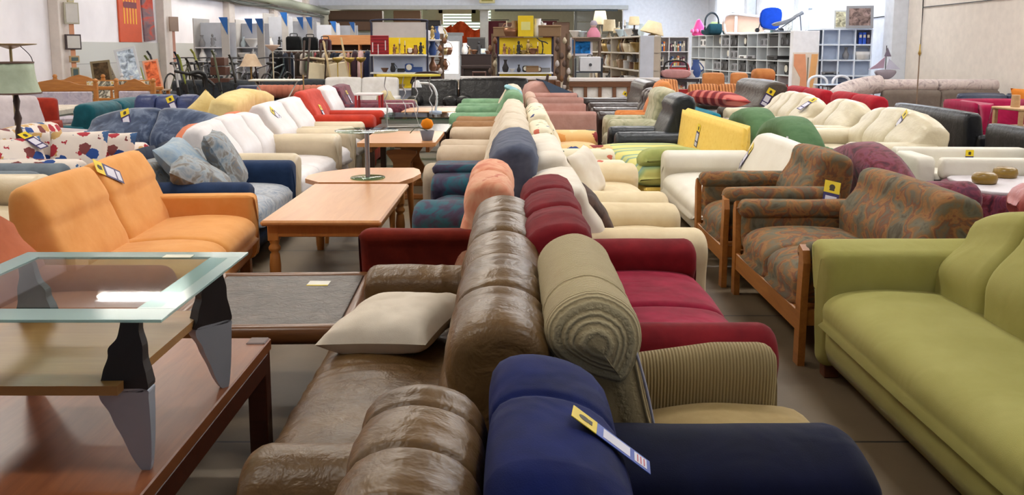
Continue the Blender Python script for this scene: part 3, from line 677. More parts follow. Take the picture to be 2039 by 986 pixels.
# ================================================================= left row, faces the left aisle (front at x about -1.75)
YEL = fabric('orange_yellow', (226, 162, 96), (216, 148, 78), sheen=.15, fold=.2)
TERR = fabric('terracotta', (186, 106, 72), (168, 92, 60)); DENIM = fabric('denim_blue', (38, 58, 92), (28, 44, 74))
MOT = patterned('blue_grey_mottled', [(0.3, (104, 124, 142)), (0.45, (150, 156, 160)), (0.58, (118, 112, 104)), (0.75, (90, 110, 134))], 7, 1.8)
MOTS = patterned('pale_blue_swirl', [(0.3, (150, 164, 184)), (0.5, (190, 192, 196)), (0.7, (128, 142, 164))], 6, 2.5)
WLE = leather('white_leather', (226, 222, 224), (214, 208, 208), rough=.4, fold=.3); WLA = leather('ivory_leather', (214, 198, 170), (200, 184, 156), rough=.4, fold=.3)
CRE = fabric('cream_fleece', (232, 214, 178), (220, 198, 158), fold=.4); CREW = fabric('cream_white', (236, 228, 214), (226, 214, 196), fold=.4)
sofa('armchair', 'terracotta armchair with rounded back behind the glass table at the left edge', 'armchair', -2.5, -1.62, 3.0, 4.3, 'R', TERR, arm='puff', back='soft', seat_h=.42, arm_h=.5, back_h=.84, n=1, nb=1, q=1, back_fn=crown(.12, .5, 1.2, 4), feet='block', back_t=.24)
# orange sofa
root = sofa('two_seat_sofa', 'bright orange two-seat sofa with high flat back and pale wooden legs', 'sofa', -2.56, -1.68, 4.42, 6.12, 'R', YEL, arm='box', back='seamed', ang=4, seat_h=.42, arm_h=.56, back_h=.86, arm_w=.13, n=2, nb=2, q=2, back_t=.30, rake=.18, feet='block', mf=WD, base_z=.12, wr=(.002, 4, 2, 3), arm_back=.09, arms='R')
# denim sofa with mottled cushions
sofa('two_seat_sofa', 'denim blue sofa with rolled arms and pale blue patterned seat', 'sofa', -2.75, -1.82, 6.2, 7.62, 'R', DENIM, arm='roll', back='soft', seat_h=.42, arm_h=.6, back_h=.72, arm_w=.17, n=2, nb=2, q=1, m_seat=MOTS, m_back=MOT, back_t=.26, feet='ball')
cushion('cushion', 'mottled grey-blue cushion leaning against the denim sofa back, farther one', (-2.26, 7.08, .66), 0, 62, 12, .52, .58, .2, MOT, seed=1)
cushion('cushion', 'mottled grey-brown cushion lying low on the denim sofa, nearer one', (-2.25, 6.48, .60), 8, 30, 25, .5, .5, .22, MOT, seed=2)
cushion('cushion', 'pale blue mottled cushion leaning behind the low grey-brown cushion', (-2.42, 6.66, .68), 8, 48, 10, .46, .52, .18, patterned('sky_mottled', [(0.35, (132, 156, 178)), (0.65, (168, 178, 182))], 5, 2), seed=4)
# white leather suite
def fan(V): return V
sofa('leather_sofa', 'white leather three-seat sofa with ivory arms, beside the denim sofa', 'sofa', -2.85, -1.84, 7.68, 9.62, 'R', WLE, arm='puff', back='soft', seat_h=.42, arm_h=.62, back_h=.90, arm_w=.2, n=2, nb=3, q=1, m_arm=WLA, m_seat=WLE, back_t=.34, rake=.18, feet=None, base_z=.03, back_fn=crown(.05, .5, 1.9))
y = 9.7
for i, (lab, wd, ma) in enumerate((('white leather armchair with ivory arms, first beyond the white three-seat sofa', .86, WLA), ('white leather armchair, second beyond the white three-seat sofa, next to the red one', .90, WLA))):
    sofa('leather_armchair', lab, 'armchair', -2.85, -1.86, y, y + wd, 'R', WLE, arm='puff', back='soft', seat_h=.42, arm_h=.6, back_h=.93, arm_w=.19, n=1, nb=1, q=1, m_arm=ma, back_t=.34, rake=.18, feet=None, base_z=.03, arm_back=.03)
    y += wd + .05
CORAL = fabric('coral_red', (206, 84, 72), (180, 60, 46)); CORALD = fabric('coral_deep', (188, 58, 38), (160, 44, 30))
sofa('armchair', 'coral red velvet armchair with stepped arms among the white leather seats', 'armchair', -2.85, -1.78, 11.65, 12.75, 'R', CORAL, arm='puff', back='soft', seat_h=.44, arm_h=.66, back_h=.98, arm_w=.26, n=1, nb=1, q=1, m_arm=CORALD, m_seat=CORALD, back_t=.3, rake=.15, feet=None, base_z=.03)
sofa('leather_armchair', 'white leather armchair behind the coral red armchair, dark tag on its back', 'armchair', -2.85, -1.8, 12.85, 13.8, 'R', WLE, arm='puff', back='soft', seat_h=.42, arm_h=.62, back_h=.98, arm_w=.2, n=1, nb=1, q=0, back_t=.3, rake=.15, feet=None)
WINE = patterned('wine_mottled', [(0.3, (70, 34, 44)), (0.5, (120, 62, 74)), (0.7, (74, 60, 78))], 5, 1.5)
sofa('armchair', 'wine and violet mottled armchair at the far end of the white leather row', 'armchair', -2.9, -1.6, 14.1, 15.2, 'R', WINE, arm='puff', back='soft', seat_h=.44, arm_h=.66, back_h=.95, arm_w=.24, n=1, nb=1, q=0, back_t=.3, feet=None)
t = empty('stool', (-2.2, 13.95, 0), 0, 'small red metal stool with white top beside the wine mottled armchair', 'stool')
MB().box(-.2, .2, -.18, .18, .82, .85, .01).build('seat', P((225, 215, 215), .5), t)
for sx in (-1, 1):
    for sy in (-1, 1): MB().cyl((sx * .18, sy * .15, 0), (sx * .18, sy * .15, .83), .02, .02, 8).build('leg', P((170, 30, 36), .4), t)
WFA = fabric('white_fabric', (222, 220, 218), (206, 202, 198))
sofa('two_seat_sofa', 'pale grey-white two-seat sofa seen from behind, in front of the yellow shelf unit', 'sofa', -3.75, -2.2, 17.2, 18.1, 'F', WFA, arm='box', back='flat', back_h=.95, n=2, nb=2, q=1, back_t=.28, arm_h=.6)
sofa('armchair', 'small beige armchair with rounded arms beside the glass tables', 'armchair', -2.35, -1.7, 15.6, 16.4, 'R', fabric('beige_speckle', (192, 178, 140), (164, 150, 112)), arm='puff', back='soft', back_h=.78, n=1, q=0)

# ================================================================= rows further left
VELB = patterned('blue_velvet', [(0.3, (44, 58, 84)), (0.5, (64, 80, 108)), (0.7, (112, 126, 150))], 5, 2.0, sheen=.4)
CHAR = fabric('charcoal_velvet', (48, 56, 74), (34, 40, 54)); TEAL = fabric('teal_velvet', (24, 92, 104), (16, 70, 80), sheen=.3)
SALM = fabric('salmon', (218, 132, 96), (200, 112, 78)); PCRE = fabric('pale_cream', (228, 208, 150), (212, 188, 128), fold=.5)
NAVL = leather('navy_leather', (54, 66, 112), (38, 46, 84), rough=.4)
FLOR = patches('flower_print', [(34, 70, 138), (168, 42, 56), (200, 160, 100), (120, 60, 60), (60, 96, 140)], 8, base=(226, 214, 204), amount=.62)
sofa('leather_sofa', 'cream leather sofa behind the orange sofa at the left edge', 'sofa', -4.35, -3.36, 4.9, 6.6, 'R', WLA, arm='puff', back='roll', seat_h=.42, arm_h=.62, back_h=.84, n=2, q=1, back_t=.35, feet=None, base_z=.03, arm_w=.24)
cushion('cushion', 'pale yellow cushion propped on the cream leather sofa at the left edge', (-3.95, 6.2, .62), 60, 10, 20, .5, .5, .18, PCRE, seed=5)
GREYB = fabric('grey_blue', (118, 128, 136), (98, 108, 118))
sofa('armchair', 'grey-blue armchair with sloping arm between cream leather sofa and flower-print sofa', 'armchair', -4.6, -3.6, 6.68, 7.36, 'R', GREYB, arm='puff', back='soft', seat_h=.4, arm_h=.6, back_h=.7, n=1, q=1, feet=None)
sofa('two_seat_sofa', 'white sofa with blue and red flower print at the left edge', 'sofa', -4.75, -3.6, 7.42, 9.0, 'R', FLOR, arm='puff', back='roll', seat_h=.42, arm_h=.6, back_h=.82, n=2, q=1, feet=None, arm_w=.2, back_t=.36)
for i, (x, y_, z, rx, ry, rz, lb) in enumerate(((-3.86, 8.0, .62, 70, 0, 10, 'flower-print cushion with scarlet berries, foremost of three propped together'), (-4.12, 8.2, .60, 68, 0, 24, 'flower-print cushion with blue corner, left of the three propped together'), (-3.72, 8.3, .58, 72, 0, -6, 'flower-print cushion half hidden, right of the three propped together'), (-4.25, 7.72, .60, 60, 0, 55, 'flower-print cushion against the back of the flower-print sofa'))):
    cushion('cushion', lb, (x, y_, z), rx, ry, rz, .5, .40, .17, FLOR, seed=10 + i)
sofa('velvet_sofa', 'large blue crushed velvet sofa with tagged back, behind the flower-print sofa', 'sofa', -4.85, -3.05, 9.2, 10.1, 'F', VELB, arm='puff', back='soft', seat_h=.42, arm_h=.56, back_h=.88, n=2, nb=2, q=1, back_t=.35, rake=.2, wr=(.010, 5, 2, 4), back_fn=crown(.18, .5, 2.0, 2.2), feet=None, ang=-12)
sofa('velvet_sofa', 'charcoal velvet sofa back standing behind the denim sofa', 'sofa', -3.55, -2.86, 6.68, 7.9, 'L', CHAR, arm='box', back='flat', seat_h=.4, arm_h=.55, back_h=.76, n=2, nb=2, q=0, feet=None, arm_w=.14, back_t=.2)
sofa('three_seat_sofa', 'long teal velvet sofa back in three rolls, behind the blue crushed velvet sofa', 'sofa', -6.1, -5.25, 11.3, 14.0, 'L', TEAL, arm='puff', back='roll', seat_h=.42, arm_h=.55, back_h=.84, n=3, q=1, back_t=.34, feet=None)
sofa('leather_sofa', 'navy leather sofa with three square back cushions, tag on the middle one', 'sofa', -5.1, -4.12, 11.3, 12.2, 'F', NAVL, arm='puff', back='double', seat_h=.42, arm_h=.56, arm_w=.1, back_h=.92, n=3, nb=3, q=1, back_t=.33, rake=.14, feet=None, ang=-6)
sofa('armchair', 'navy armrest sofa in front of the pale cream sofa', 'armchair', -3.95, -3.1, 10.5, 11.15, 'B', fabric('slate_navy', (58, 66, 88), (40, 46, 64)), arm='puff', back='soft', seat_h=.4, arm_h=.58, back_h=.7, n=1, q=0, feet=None)
sofa('three_seat_sofa', 'pale cream sofa with two puffy back cushions and pointed pillow', 'sofa', -4.08, -3.45, 11.2, 13.2, 'L', PCRE, arm='puff', back='soft', seat_h=.42, arm_h=.66, back_h=.98, n=2, nb=2, q=1, back_t=.4, feet=None, wr=(.02, 3, 2, 8), back_fn=crown(.08, .5, 1.8))
cushion('cushion', 'pointed cream pillow standing on the pale cream sofa', (-3.95, 11.7, .76), 80, 45, 20, .36, .36, .1, PCRE, seed=6)
for i, (xa, ya, yb_, lb) in enumerate(((-3.35, 9.25, 10.25, 'first salmon rounded back rising behind the white leather sofa'), (-3.35, 10.35, 11.4, 'second salmon rounded back, behind the first white armchair'), (-3.35, 11.5, 13.2, 'third salmon sofa back with orange side, behind the coral armchair'), (-3.35, 8.0, 9.15, 'nearest salmon rounded back, beside the charcoal velvet sofa'))):
    sofa('armchair', lb, 'armchair', xa - .05, xa + .47, ya, yb_, 'L', SALM, arm='puff', back='soft', seat_h=.42, arm_h=.56, back_h=.86 - .01 * i, n=1, nb=1, q=0, feet=None, back_fn=crown(.2, .5, yb_ - ya, 2.0), back_t=.3)
# far left seats
GRYW = fabric('pale_grey_wool', (190, 180, 182), (172, 162, 164))
sofa('armchair', 'tall pale grey armchair under the lampshade at the left edge', 'armchair', -6.1, -4.95, 9.7, 10.7, 'R', GRYW, arm='puff', back='soft', seat_h=.42, arm_h=.6, back_h=.98, n=1, nb=1, q=1, back_t=.34, feet=None, ang=-28)
sofa('armchair', 'narrow rust red armchair with wooden arm knob behind the pale grey armchair', 'armchair', -6.0, -5.45, 10.75, 11.2, 'R', fabric('brick_red', (150, 44, 26), (120, 32, 20)), arm='box', back='flat', seat_h=.44, arm_h=.66, back_h=.92, n=1, q=0, ang=-70)
BENCHU = patterned('violet_marble', [(0.3, (150, 144, 164)), (0.5, (196, 188, 196)), (0.7, (170, 160, 178))], 5, 2)
BW = wood('carved_oak', (192, 128, 60), (160, 98, 40), rough=.4)
def carved_bench(x, y, wdt, rz, lb, back_only=False):
    t = empty('carved_bench', (x, y, 0), R(rz), lb, 'bench', 'carved wooden benches by the left wall')
    fr = MB()
    for s in (-1, 1): fr.box(s * wdt / 2 - .035, s * wdt / 2 + .035, -.03, .03, 0, .98, .01); 
    for s in (-1, 1): fr.lathe((s * wdt / 2, 0, .98), [(.03, 0), (.045, .03), (.03, .06), (0, .07)], 10)
    fr.box(-wdt / 2, wdt / 2, -.025, .025, .84, .90, .01); fr.box(-wdt / 2, wdt / 2, -.025, .025, .42, .50, .01)
    fr.build('frame', BW, t)
    c = [(-wdt / 2, .9), (wdt / 2, .9), (wdt / 2, .93), (wdt * .3, .95), (wdt * .18, 1.0), (0, 1.04), (-wdt * .18, 1.0), (-wdt * .3, .95), (-wdt / 2, .93)]
    MB().prism(c, -.02, .02, 'y').build('crest', BW, t)
    MB().box(-wdt / 2 + .05, wdt / 2 - .05, -.05, -.0, .5, .84, .015).build('backrest', BENCHU, t)
    MB().box(-wdt / 2, wdt / 2, -.55, -.02, .36, .46, .02).build('seat', BENCHU, t)
    for s in (-1, 1): MB().box(s * wdt / 2 - .035, s * wdt / 2 + .035, -.55, -.48, 0, .62, .01).build('leg', BW, t)
carved_bench(-7.35, 14.6, 1.25, 6, 'carved wooden bench with violet marbled back, behind the lampshade')
carved_bench(-8.1, 17.0, .9, 0, 'carved wooden bench end at the far left behind the first bench')
carved_bench(-6.15, 14.8, .62, -4, 'narrow carved wooden chair bench with grey marbled back below the leaning pictures')
t = empty('side_table', (-6.7, 12.7, 0), 0, 'low beige upholstered table with wooden frame beside the rust armchair', 'table')
MB().box(-.55, .5, -.5, .5, .6, .72, .03).build('tabletop', F((214, 200, 184)), t)
for sx in (-1, 1):
    for sy in (-1, 1): MB().box(sx * .46 - .03, sx * .46 + .03, sy * .44 - .03, sy * .44 + .03, 0, .6).build('leg', BW, t)
t = empty('wooden_crib', (-6.9, 15.6, 0), 0, 'low ornate wooden rail between the two carved benches', 'rail')
for z in (.62, .82): MB().box(-.6, .9, -.03, .03, z, z + .06, .01).build('rail', BW, t)
for k in range(6): MB().lathe((-.55 + .28 * k, 0, 0), [(.02, 0), (.03, .3), (.018, .45), (.03, .6), (.02, .85)], 8).build('spindle', BW, t)
# floor lamp with fabric shade
SHADE = fabric('lamp_linen', (176, 188, 168), (158, 170, 148), sheen=0)
t = empty('floor_lamp', (-4.35, 7.95, 0), 0, 'floor lamp with turned dark wood pole and large grey-green shade', 'floor lamp')
MB().lathe((0, 0, 0), [(.16, 0), (.16, .03), (.06, .07), (.03, .12), (.022, .4), (.03, .5), (.022, .6), (.03, .82), (.018, .86), (.034, .93), (.016, 1.0), (.03, 1.08), (.014, 1.15)], 16).build('pole', WDK, t)
MB().lathe((0, 0, 1.15), [(.205, 0), (.19, .04), (.168, .12), (.16, .19), (.157, .268), (.154, .268), (.156, .19), (.164, .12), (.186, .04), (.20, 0)], 12).build('lamp_shade', SHADE, t)
MB().lathe((0, 0, 1.41), [(.161, 0), (.161, .014), (.155, .014), (.155, 0)], 24).build('trim', P((84, 60, 48), .7), t)
MB().lathe((0, 0, 1.143), [(.208, 0), (.208, .014), (.2, .014), (.2, 0)], 24).build('trim', P((84, 60, 48), .7), t)
t = empty('uplighter', (-5.0, 9.1, 0), 0, 'brass uplighter bowl lamp rising just behind the big shade', 'floor lamp')
MB().cyl((0, 0, 0), (0, 0, 1.56), .014, .014, 8).build('pole', P((150, 132, 90), .35, .6), t); MB().lathe((0, 0, 0), [(.14, 0), (.14, .02), (.02, .04)], 16).build('base', P((150, 132, 90), .35, .6), t)
MB().lathe((0, 0, 1.53), [(.02, 0), (.10, .03), (.235, .045), (.24, .055), (.1, .04), (0, .03)], 24).build('lamp_bowl', P((166, 146, 110), .3, .5), t)
MB().tube([(.1, 0, 1.56), (.2, 0, 1.45), (.22, 0, 1.3)], .004, 6).build('cord', BLK, t)

# ================================================================= centre row, left-facing seats further back
TPAT = patterned('teal_violet_mottled', [(0.28, (48, 46, 62)), (0.45, (70, 62, 84)), (0.55, (40, 96, 108)), (0.7, (78, 60, 84)), (0.85, (56, 56, 76))], 5, 1.2)
GPL = fabric('grey_blue_velour', (98, 104, 122), (70, 76, 94), fold=.9)
root = sofa('two_seat_sofa', 'teal and violet mottled sofa with stacked rolled arms and grey-blue back', 'sofa', -.62, .16, 5.4, 7.0, 'L', TPAT, arm='puff', back='roll', seat_h=.44, arm_h=.58, back_h=.95, arm_w=.3, n=1, nb=1, q=1, m_back=GPL, back_t=.42, rake=.24, wr=(.009, 7, 2, 2), feet=None, arm_back=.1)
MB().loft([tuple(q) for q in rr(-.95, -.62, .58, .66, .04, 3)], -.38, .1, 'y', 24, 8, .04).build('arm_cushion', TPAT, root)
BEIG = fabric('beige_velour', (206, 188, 166), (190, 170, 146)); BEIB = fabric('cream_velour', (226, 214, 196), (208, 192, 168), fold=.6)
CBRN = fabric('camel', (160, 122, 86), (136, 98, 66)); GRN = fabric('sage_green', (132, 168, 132), (104, 142, 108), fold=.6)
for (ya, yb_, m1, m2, ah, bh, lb) in ((7.1, 8.7, BEIG, BEIB, .6, .93, 'beige velour sofa with thick rolled arms and cream back, beyond the teal mottled sofa'), (8.8, 10.5, BEIG, BEIB, .62, .93, 'second beige velour sofa with cream back, in front of the camel armchair'),
                                  (10.6, 11.6, CBRN, BEIB, .66, .9, 'camel brown armchair with cream back between beige sofas and green sofa'), (12.0, 13.6, GRN, GRN, .66, .95, 'sage green sofa with puffy stacked arms in the centre row'),
                                  (13.7, 15.2, GRN, BEIB, .68, .95, 'sage green and cream sofa at the far end of the centre row')):
    sofa('two_seat_sofa', lb, 'sofa', -.72 if ya < 12 else -.85, .14, ya, yb_, 'L', m1, arm='puff', back='soft', seat_h=.43, arm_h=ah, back_h=bh, arm_w=.26, n=1, nb=2, q=1, m_back=m2, back_t=.34, rake=.14, wr=(.008, 4, 2, ya), feet=None, arm_back=.08)
cushion('cushion', 'folded pale blue blanket on the far green sofa back', (.02, 13.2, .93), 0, 25, 0, .3, .5, .08, fabric('pale_blue', (150, 196, 204)), 'blanket', None, 7)
# right-facing seats
t = sofa('armchair', 'cream fleece armchair with round soft arms behind the dark red sofa', 'armchair', .12, 1.06, 4.72, 5.75, 'R', CRE, arm='puff', back='soft', seat_h=.44, arm_h=.55, back_h=.80, arm_w=.22, n=1, nb=1, q=1, back_t=.36, rake=.1, m_back=CREW, wr=(.008, 3, 2, 3), feet=None, base_z=.03)
cushion('cushion', 'small dark brown furry cushion on the cream fleece armchair', (.47, 5.15, .60), 30, 50, 30, .36, .3, .13, patterned('brown_fur', [(0.3, (46, 30, 24)), (0.6, (82, 58, 48))], 14, 1), seed=9)
sofa('two_seat_sofa', 'cream fleece sofa with quilted seat and white pillow, behind the cream armchair', 'sofa', .10, 1.05, 5.85, 7.6, 'R', CRE, arm='puff', back='soft', seat_h=.44, arm_h=.57, back_h=.84, arm_w=.24, n=2, nb=1, q=1, m_back=CREW, back_t=.36, wr=(.008, 3, 2, 13), feet=None, base_z=.03)
cushion('cushion', 'white square cushion standing on the cream fleece sofa', (.56, 6.75, .61), 20, 64, -6, .38, .38, .15, CREW, seed=14, n=20)
AZT = patches('block_print', [(40, 60, 120), (30, 84, 84), (224, 160, 90), (140, 50, 50), (226, 200, 150)], 5, base=(228, 190, 132), amount=.55)
AZT2 = patches('leaf_print', [(90, 110, 100), (60, 70, 120), (206, 110, 90), (170, 150, 90)], 9, base=(232, 222, 196), amount=.42)
sofa('armchair', 'cream armchair with green and blue leaf print behind the cream fleece sofa', 'armchair', .14, 1.0, 7.7, 8.8, 'R', AZT2, arm='puff', back='soft', seat_h=.44, arm_h=.56, back_h=.86, n=1, nb=1, q=1, back_t=.3, feet=None)
sofa('two_seat_sofa', 'apricot sofa with navy and green block print on the arm', 'sofa', .16, 1.02, 8.9, 10.8, 'R', AZT, arm='puff', back='soft', seat_h=.44, arm_h=.56, back_h=.9, n=1, nb=2, q=1, back_t=.3, m_seat=fabric('apricot', (232, 196, 150), (222, 178, 128)), m_back=AZT2, feet=None)
PINK = fabric('dusty_pink', (196, 154, 144), (180, 134, 124))
for (ya, yb_, ah, lb) in ((11.6, 13.4, .72, 'dusty pink box-shaped sofa with flat square arms'), (13.7, 15.2, .78, 'dusty pink box-shaped armchair behind the pink sofa')):
    sofa('two_seat_sofa', lb, 'sofa', .2, 1.1, ya, yb_, 'R', PINK, arm='box', back='soft', seat_h=.44, arm_h=ah, back_h=.82, arm_w=.16, n=1, nb=1, q=1, back_t=.26, feet='block', m_back=fabric('pale_rose', (214, 180, 160)))
t = empty('upturned_armchair', (.66, 15.9, 0), R(8), 'upturned pink armchair showing its slate underside and two stub legs', 'armchair')
MB().loft([(-.42, .0), (.3, .0), (.40, .45), (.05, .88), (-.2, .96), (-.44, .8)], -.35, .35, 'y', 28, 8, .06).build('seat', PINK, t)
MB().prism([(-.2, 1.0), (.42, .74), (.46, .6), (.05, .62)], -.39, .30, 'y').build('underside', P((70, 88, 110), .8), t)
for a in (-.1, .22): MB().cyl((a, -.2, .9), (a + .03, -.2, 1.08), .03, .022, 10).build('foot', WDK, t)

# ================================================================= right row, faces the right aisle (front at x about 1.42)
LIME = fabric('lime_green', (166, 160, 94), (156, 150, 82), sheen=.05, fold=.3, scale=3)
PAIS = patterned('paisley', [(0.32, (84, 76, 60)), (0.42, (108, 102, 84)), (0.48, (122, 96, 66)), (0.53, (150, 106, 64)), (0.58, (120, 78, 56)), (0.64, (102, 96, 80)), (0.74, (136, 98, 62))], 8, 0.8, detail=5, sheen=.03)
def fanback(V):
    V = V.copy(); k = np.clip((V[:, 2] - .45) / .3, 0, 1)
    V[:, 2] += k * (-.13 + .15 * (1 - np.clip(np.abs(V[:, 0]) / .95, 0, 1) ** 2.2)); return V
root = sofa('two_seat_sofa', 'lime green sofa with flared padded arms and fan-shaped channelled back', 'sofa', 1.42, 2.42, 2.15, 4.22, 'L', LIME, arm='flare', back='soft', seat_h=.44, arm_h=.645, back_h=.88, arm_w=.18, n=1, nb=4, q=2, back_t=.44, rake=.16, back_fn=fanback, feet='block', mf=wood('cherry_foot', (110, 60, 34)), base_z=.1, wr=(.002, 3, 2, 5), arm_back=.1)
# wood-framed paisley pieces
OKF = wood('oak_frame', (180, 116, 50), (150, 90, 36), rough=.4)
def framed(x0, x1, y0, y1, n, nb, lb, cat, bh=.82, ah=.61):
    r_ = sofa('wood_frame_sofa', lb, cat, x0, x1, y0, y1, 'L', PAIS, arm='thin', back='soft', seat_h=.45, arm_h=ah, back_h=bh, arm_w=.15, n=n, nb=nb, q=2, back_t=.30, rake=.1, base_z=.22, m_base=OKF, feet=None, wr=(.004, 4, 2.5, y0), ct=.19, arm_back=.12, seat_over=-.02)
    W = y1 - y0; D = x1 - x0
    for s in (-1, 1):
        # curved front post, rear post, fabric side panel under the padded arm
        c = [(s * W / 2, 0), (s * (W / 2 - .075), 0), (s * (W / 2 - .07), .3), (s * (W / 2 - .055), .5), (s * (W / 2 - .05), .6), (s * (W / 2 - .0), .58), (s * (W / 2 + .02), .52), (s * (W / 2 + .005), .35)]
        MB().prism(c, -D / 2, -D / 2 + .035, 'y').build('arm_post', OKF, r_)
        MB().box(s * (W / 2 - .04) - .03, s * (W / 2 - .04) + .03, D / 2 - .09, D / 2 - .03, 0, .5, .005).build('leg', OKF, r_)
        pn = MB(); pn.loft([tuple(q) for q in rr(min(s * (W / 2 - .12), s * (W / 2 - .03)), max(s * (W / 2 - .12), s * (W / 2 - .03)), .3, .6, .04, 3)], -D / 2 + .04, D / 2 - .15, 'y', 24, 8, .03, sp=False)
        pn.build('side_panel', PAIS, r_)
        MB().box(s * (W / 2 - .02) - .012, s * (W / 2 - .02) + .012, -D / 2 + .03, D / 2 - .05, .2, .28, .004).build('rail', OKF, r_)
    MB().box(-W / 2 + .05, W / 2 - .05, -D / 2 + .005, -D / 2 + .035, .16, .27, .006).build('front_rail', OKF, r_)
    return r_
framed(1.40, 2.34, 4.26, 5.62, 2, 1, 'two-seat sofa in brown paisley fabric with oak frame, beside the lime green sofa', 'sofa')
framed(1.36, 2.24, 5.72, 6.62, 1, 1, 'armchair in brown paisley fabric with oak frame, beyond the matching sofa', 'armchair', .86, .65)
# white chaise
WHI = leather('white_faux_leather', (226, 220, 206), (218, 210, 194), rough=.5, fold=.12)
def chb(V):
    V = V.copy(); k = np.clip((V[:, 2] - .42) / .3, 0, 1)
    V[:, 2] -= k * .22 * (1 - np.clip((V[:, 0] + .78) / .45, 0, 1)) ** 1.6; return V
root = sofa('chaise_longue', 'white faux leather chaise with sweeping back and slim steel legs', 'sofa', 1.36, 2.28, 6.7, 8.28, 'L', WHI, arm='puff', back='flat', seat_h=.42, arm_h=.60, back_h=.80, arm_w=.18, n=1, nb=1, q=2, back_t=.26, rake=.12, base_z=.14, feet='metal', arms='L', back_fn=chb, arm_back=0)
# yellow daybed
YEB = patterned('yellow_speckle', [(0.25, (222, 172, 60)), (0.36, (238, 198, 92)), (0.8, (244, 208, 108))], 26, .3, fold=.1)
STR = striped('green_blue_stripes', 'X', .55, [(0.15, (214, 206, 124)), (0.45, (206, 202, 120)), (0.55, (150, 172, 120)), (0.8, (116, 152, 150)), (0.9, (196, 200, 128))], dist=.5)
t = empty('daybed', (1.62, 9.3, 0), R(-84), 'yellow daybed with striped green mattress and high yellow side panel', 'daybed')
MB().box(-1.0, 1.0, -.5, .48, .05, .26, .02).build('base', YEB, t)
MB().loft([(-.52, .28), (.38, .28), (.4, .44), (0, .47), (-.46, .46), (-.54, .40)], -1.0, 1.0, 'x', 36, 16, .06, puff=.01).build('mattress', STR, t)
def yb_(V): V = V.copy(); V[:, 2] += .0 * V[:, 0]; return V
MB().loft([(.36, .1), (.42, .9), (.46, .93), (.5, .9), (.48, .1)], -1.0, 1.0, 'x', 32, 10, .03, fn=lambda V: np.c_[V[:, :2], V[:, 2] + np.clip((V[:, 2] - .3) / .5, 0, 1) * (-.12 - .02 * V[:, 0])]).build('side_panel', YEB, t)
MB().loft([(-.48, .45), (.1, .45), (.14, .56), (-.1, .62), (-.42, .61), (-.52, .54)], .72, 1.0, 'x', 30, 8, .08).build('bolster', fabric('olive_green', (168, 172, 104), (146, 156, 90)), t)
# recliner, wing chairs, brown armchairs
DKG = leather('dark_grey_leather', (42, 46, 50), (26, 28, 32), rough=.38)
root = sofa('recliner', 'dark grey leather recliner with tilted high back and slung arms', 'armchair', 1.18, 2.12, 10.35, 11.25, 'L', DKG, arm='puff', back='roll', seat_h=.40, arm_h=.56, back_h=1.0, arm_w=.16, n=1, nb=1, q=1, back_t=.40, rake=.26, wr=(.006, 5, 2, 6), feet=None)
SAGE = patterned('sage_mottled', [(0.3, (140, 142, 112)), (0.5, (176, 172, 142)), (0.7, (196, 190, 164))], 6, 1.5)
sofa('wing_armchair', 'pale sage high-backed armchair between recliner and orange wing chair', 'armchair', 1.22, 2.1, 11.4, 12.3, 'L', SAGE, arm='puff', back='roll', seat_h=.44, arm_h=.62, back_h=1.02, arm_w=.2, n=1, q=1, back_t=.34, rake=.16, wr=(.008, 4, 2, 6), feet='block')
sofa('wing_armchair', 'orange velour high-backed armchair beyond the pale sage one', 'armchair', 1.46, 2.2, 12.38, 13.0, 'L', fabric('orange_velour', (216, 142, 84), (196, 118, 62)), arm='puff', back='soft', seat_h=.44, arm_h=.64, back_h=1.08, arm_w=.1, n=1, q=1, back_t=.3, rake=.16, feet='block')
DBR = leather('dark_brown_leather', (58, 42, 36), (38, 26, 22), rough=.32)
sofa('leather_armchair', 'dark brown leather armchair with channelled back, nearer of the pair', 'armchair', 1.22, 2.35, 13.05, 14.3, 'L', DBR, arm='puff', back='roll', seat_h=.42, arm_h=.6, back_h=.92, arm_w=.24, n=1, q=1, back_t=.44, rake=.22, seams=3, wr=(.006, 5, 2, 6), feet=None, base_z=.03)
sofa('leather_armchair', 'dark brown leather armchair with smooth tagged back, farther of the pair', 'armchair', 1.22, 2.45, 14.6, 16.3, 'L', DBR, arm='puff', back='roll', seat_h=.42, arm_h=.64, back_h=1.0, arm_w=.24, n=1, q=1, back_t=.46, rake=.24, feet=None, base_z=.03)

# ================================================================= rows to the right of the right row
OLV = fabric('moss_green', (92, 124, 84), (74, 106, 70), sheen=.1)
for i, (ya, yb2, lb) in enumerate(((8.05, 9.4, 'moss green rounded back lobe with white tag, nearer of the two'), (9.3, 10.75, 'moss green rounded back lobe, farther of the two'))):
    sofa('armchair', lb, 'armchair', 2.52, 3.35, ya, yb2 - .02, 'R', OLV, arm='puff', back='roll', seat_h=.42, arm_h=.5, back_h=.88, n=1, nb=1, q=1, back_t=.34, rake=.05, back_fn=crown(.24, .45, 1.38, 2.4), feet=None, arm_back=0)
o = MB().box(-.02, .02, -.035, .035, 0, .002, .0004).build('price_card', TWHITE, None, (2.52, 8.25, .72), (0, R(-80), 0)); tag(o, 'small white card tag on the nearer moss green lobe', 'price card')
PURP = patterned('purple_paisley', [(0.32, (62, 26, 40)), (0.45, (104, 36, 46)), (0.55, (122, 56, 74)), (0.68, (84, 46, 64)), (0.8, (132, 60, 60))], 7, 2, sheen=.2)
sofa('armchair', 'purple-red paisley armchair with leaning crested back, behind the brown paisley sofa', 'armchair', 2.42, 3.05, 5.75, 7.25, 'R', PURP, arm='puff', back='roll', seat_h=.42, arm_h=.66, back_h=.86, arm_w=.22, n=1, nb=1, q=1, back_t=.26, rake=.0, back_fn=crown(.26, .45, 1.5, 2.0), feet=None)
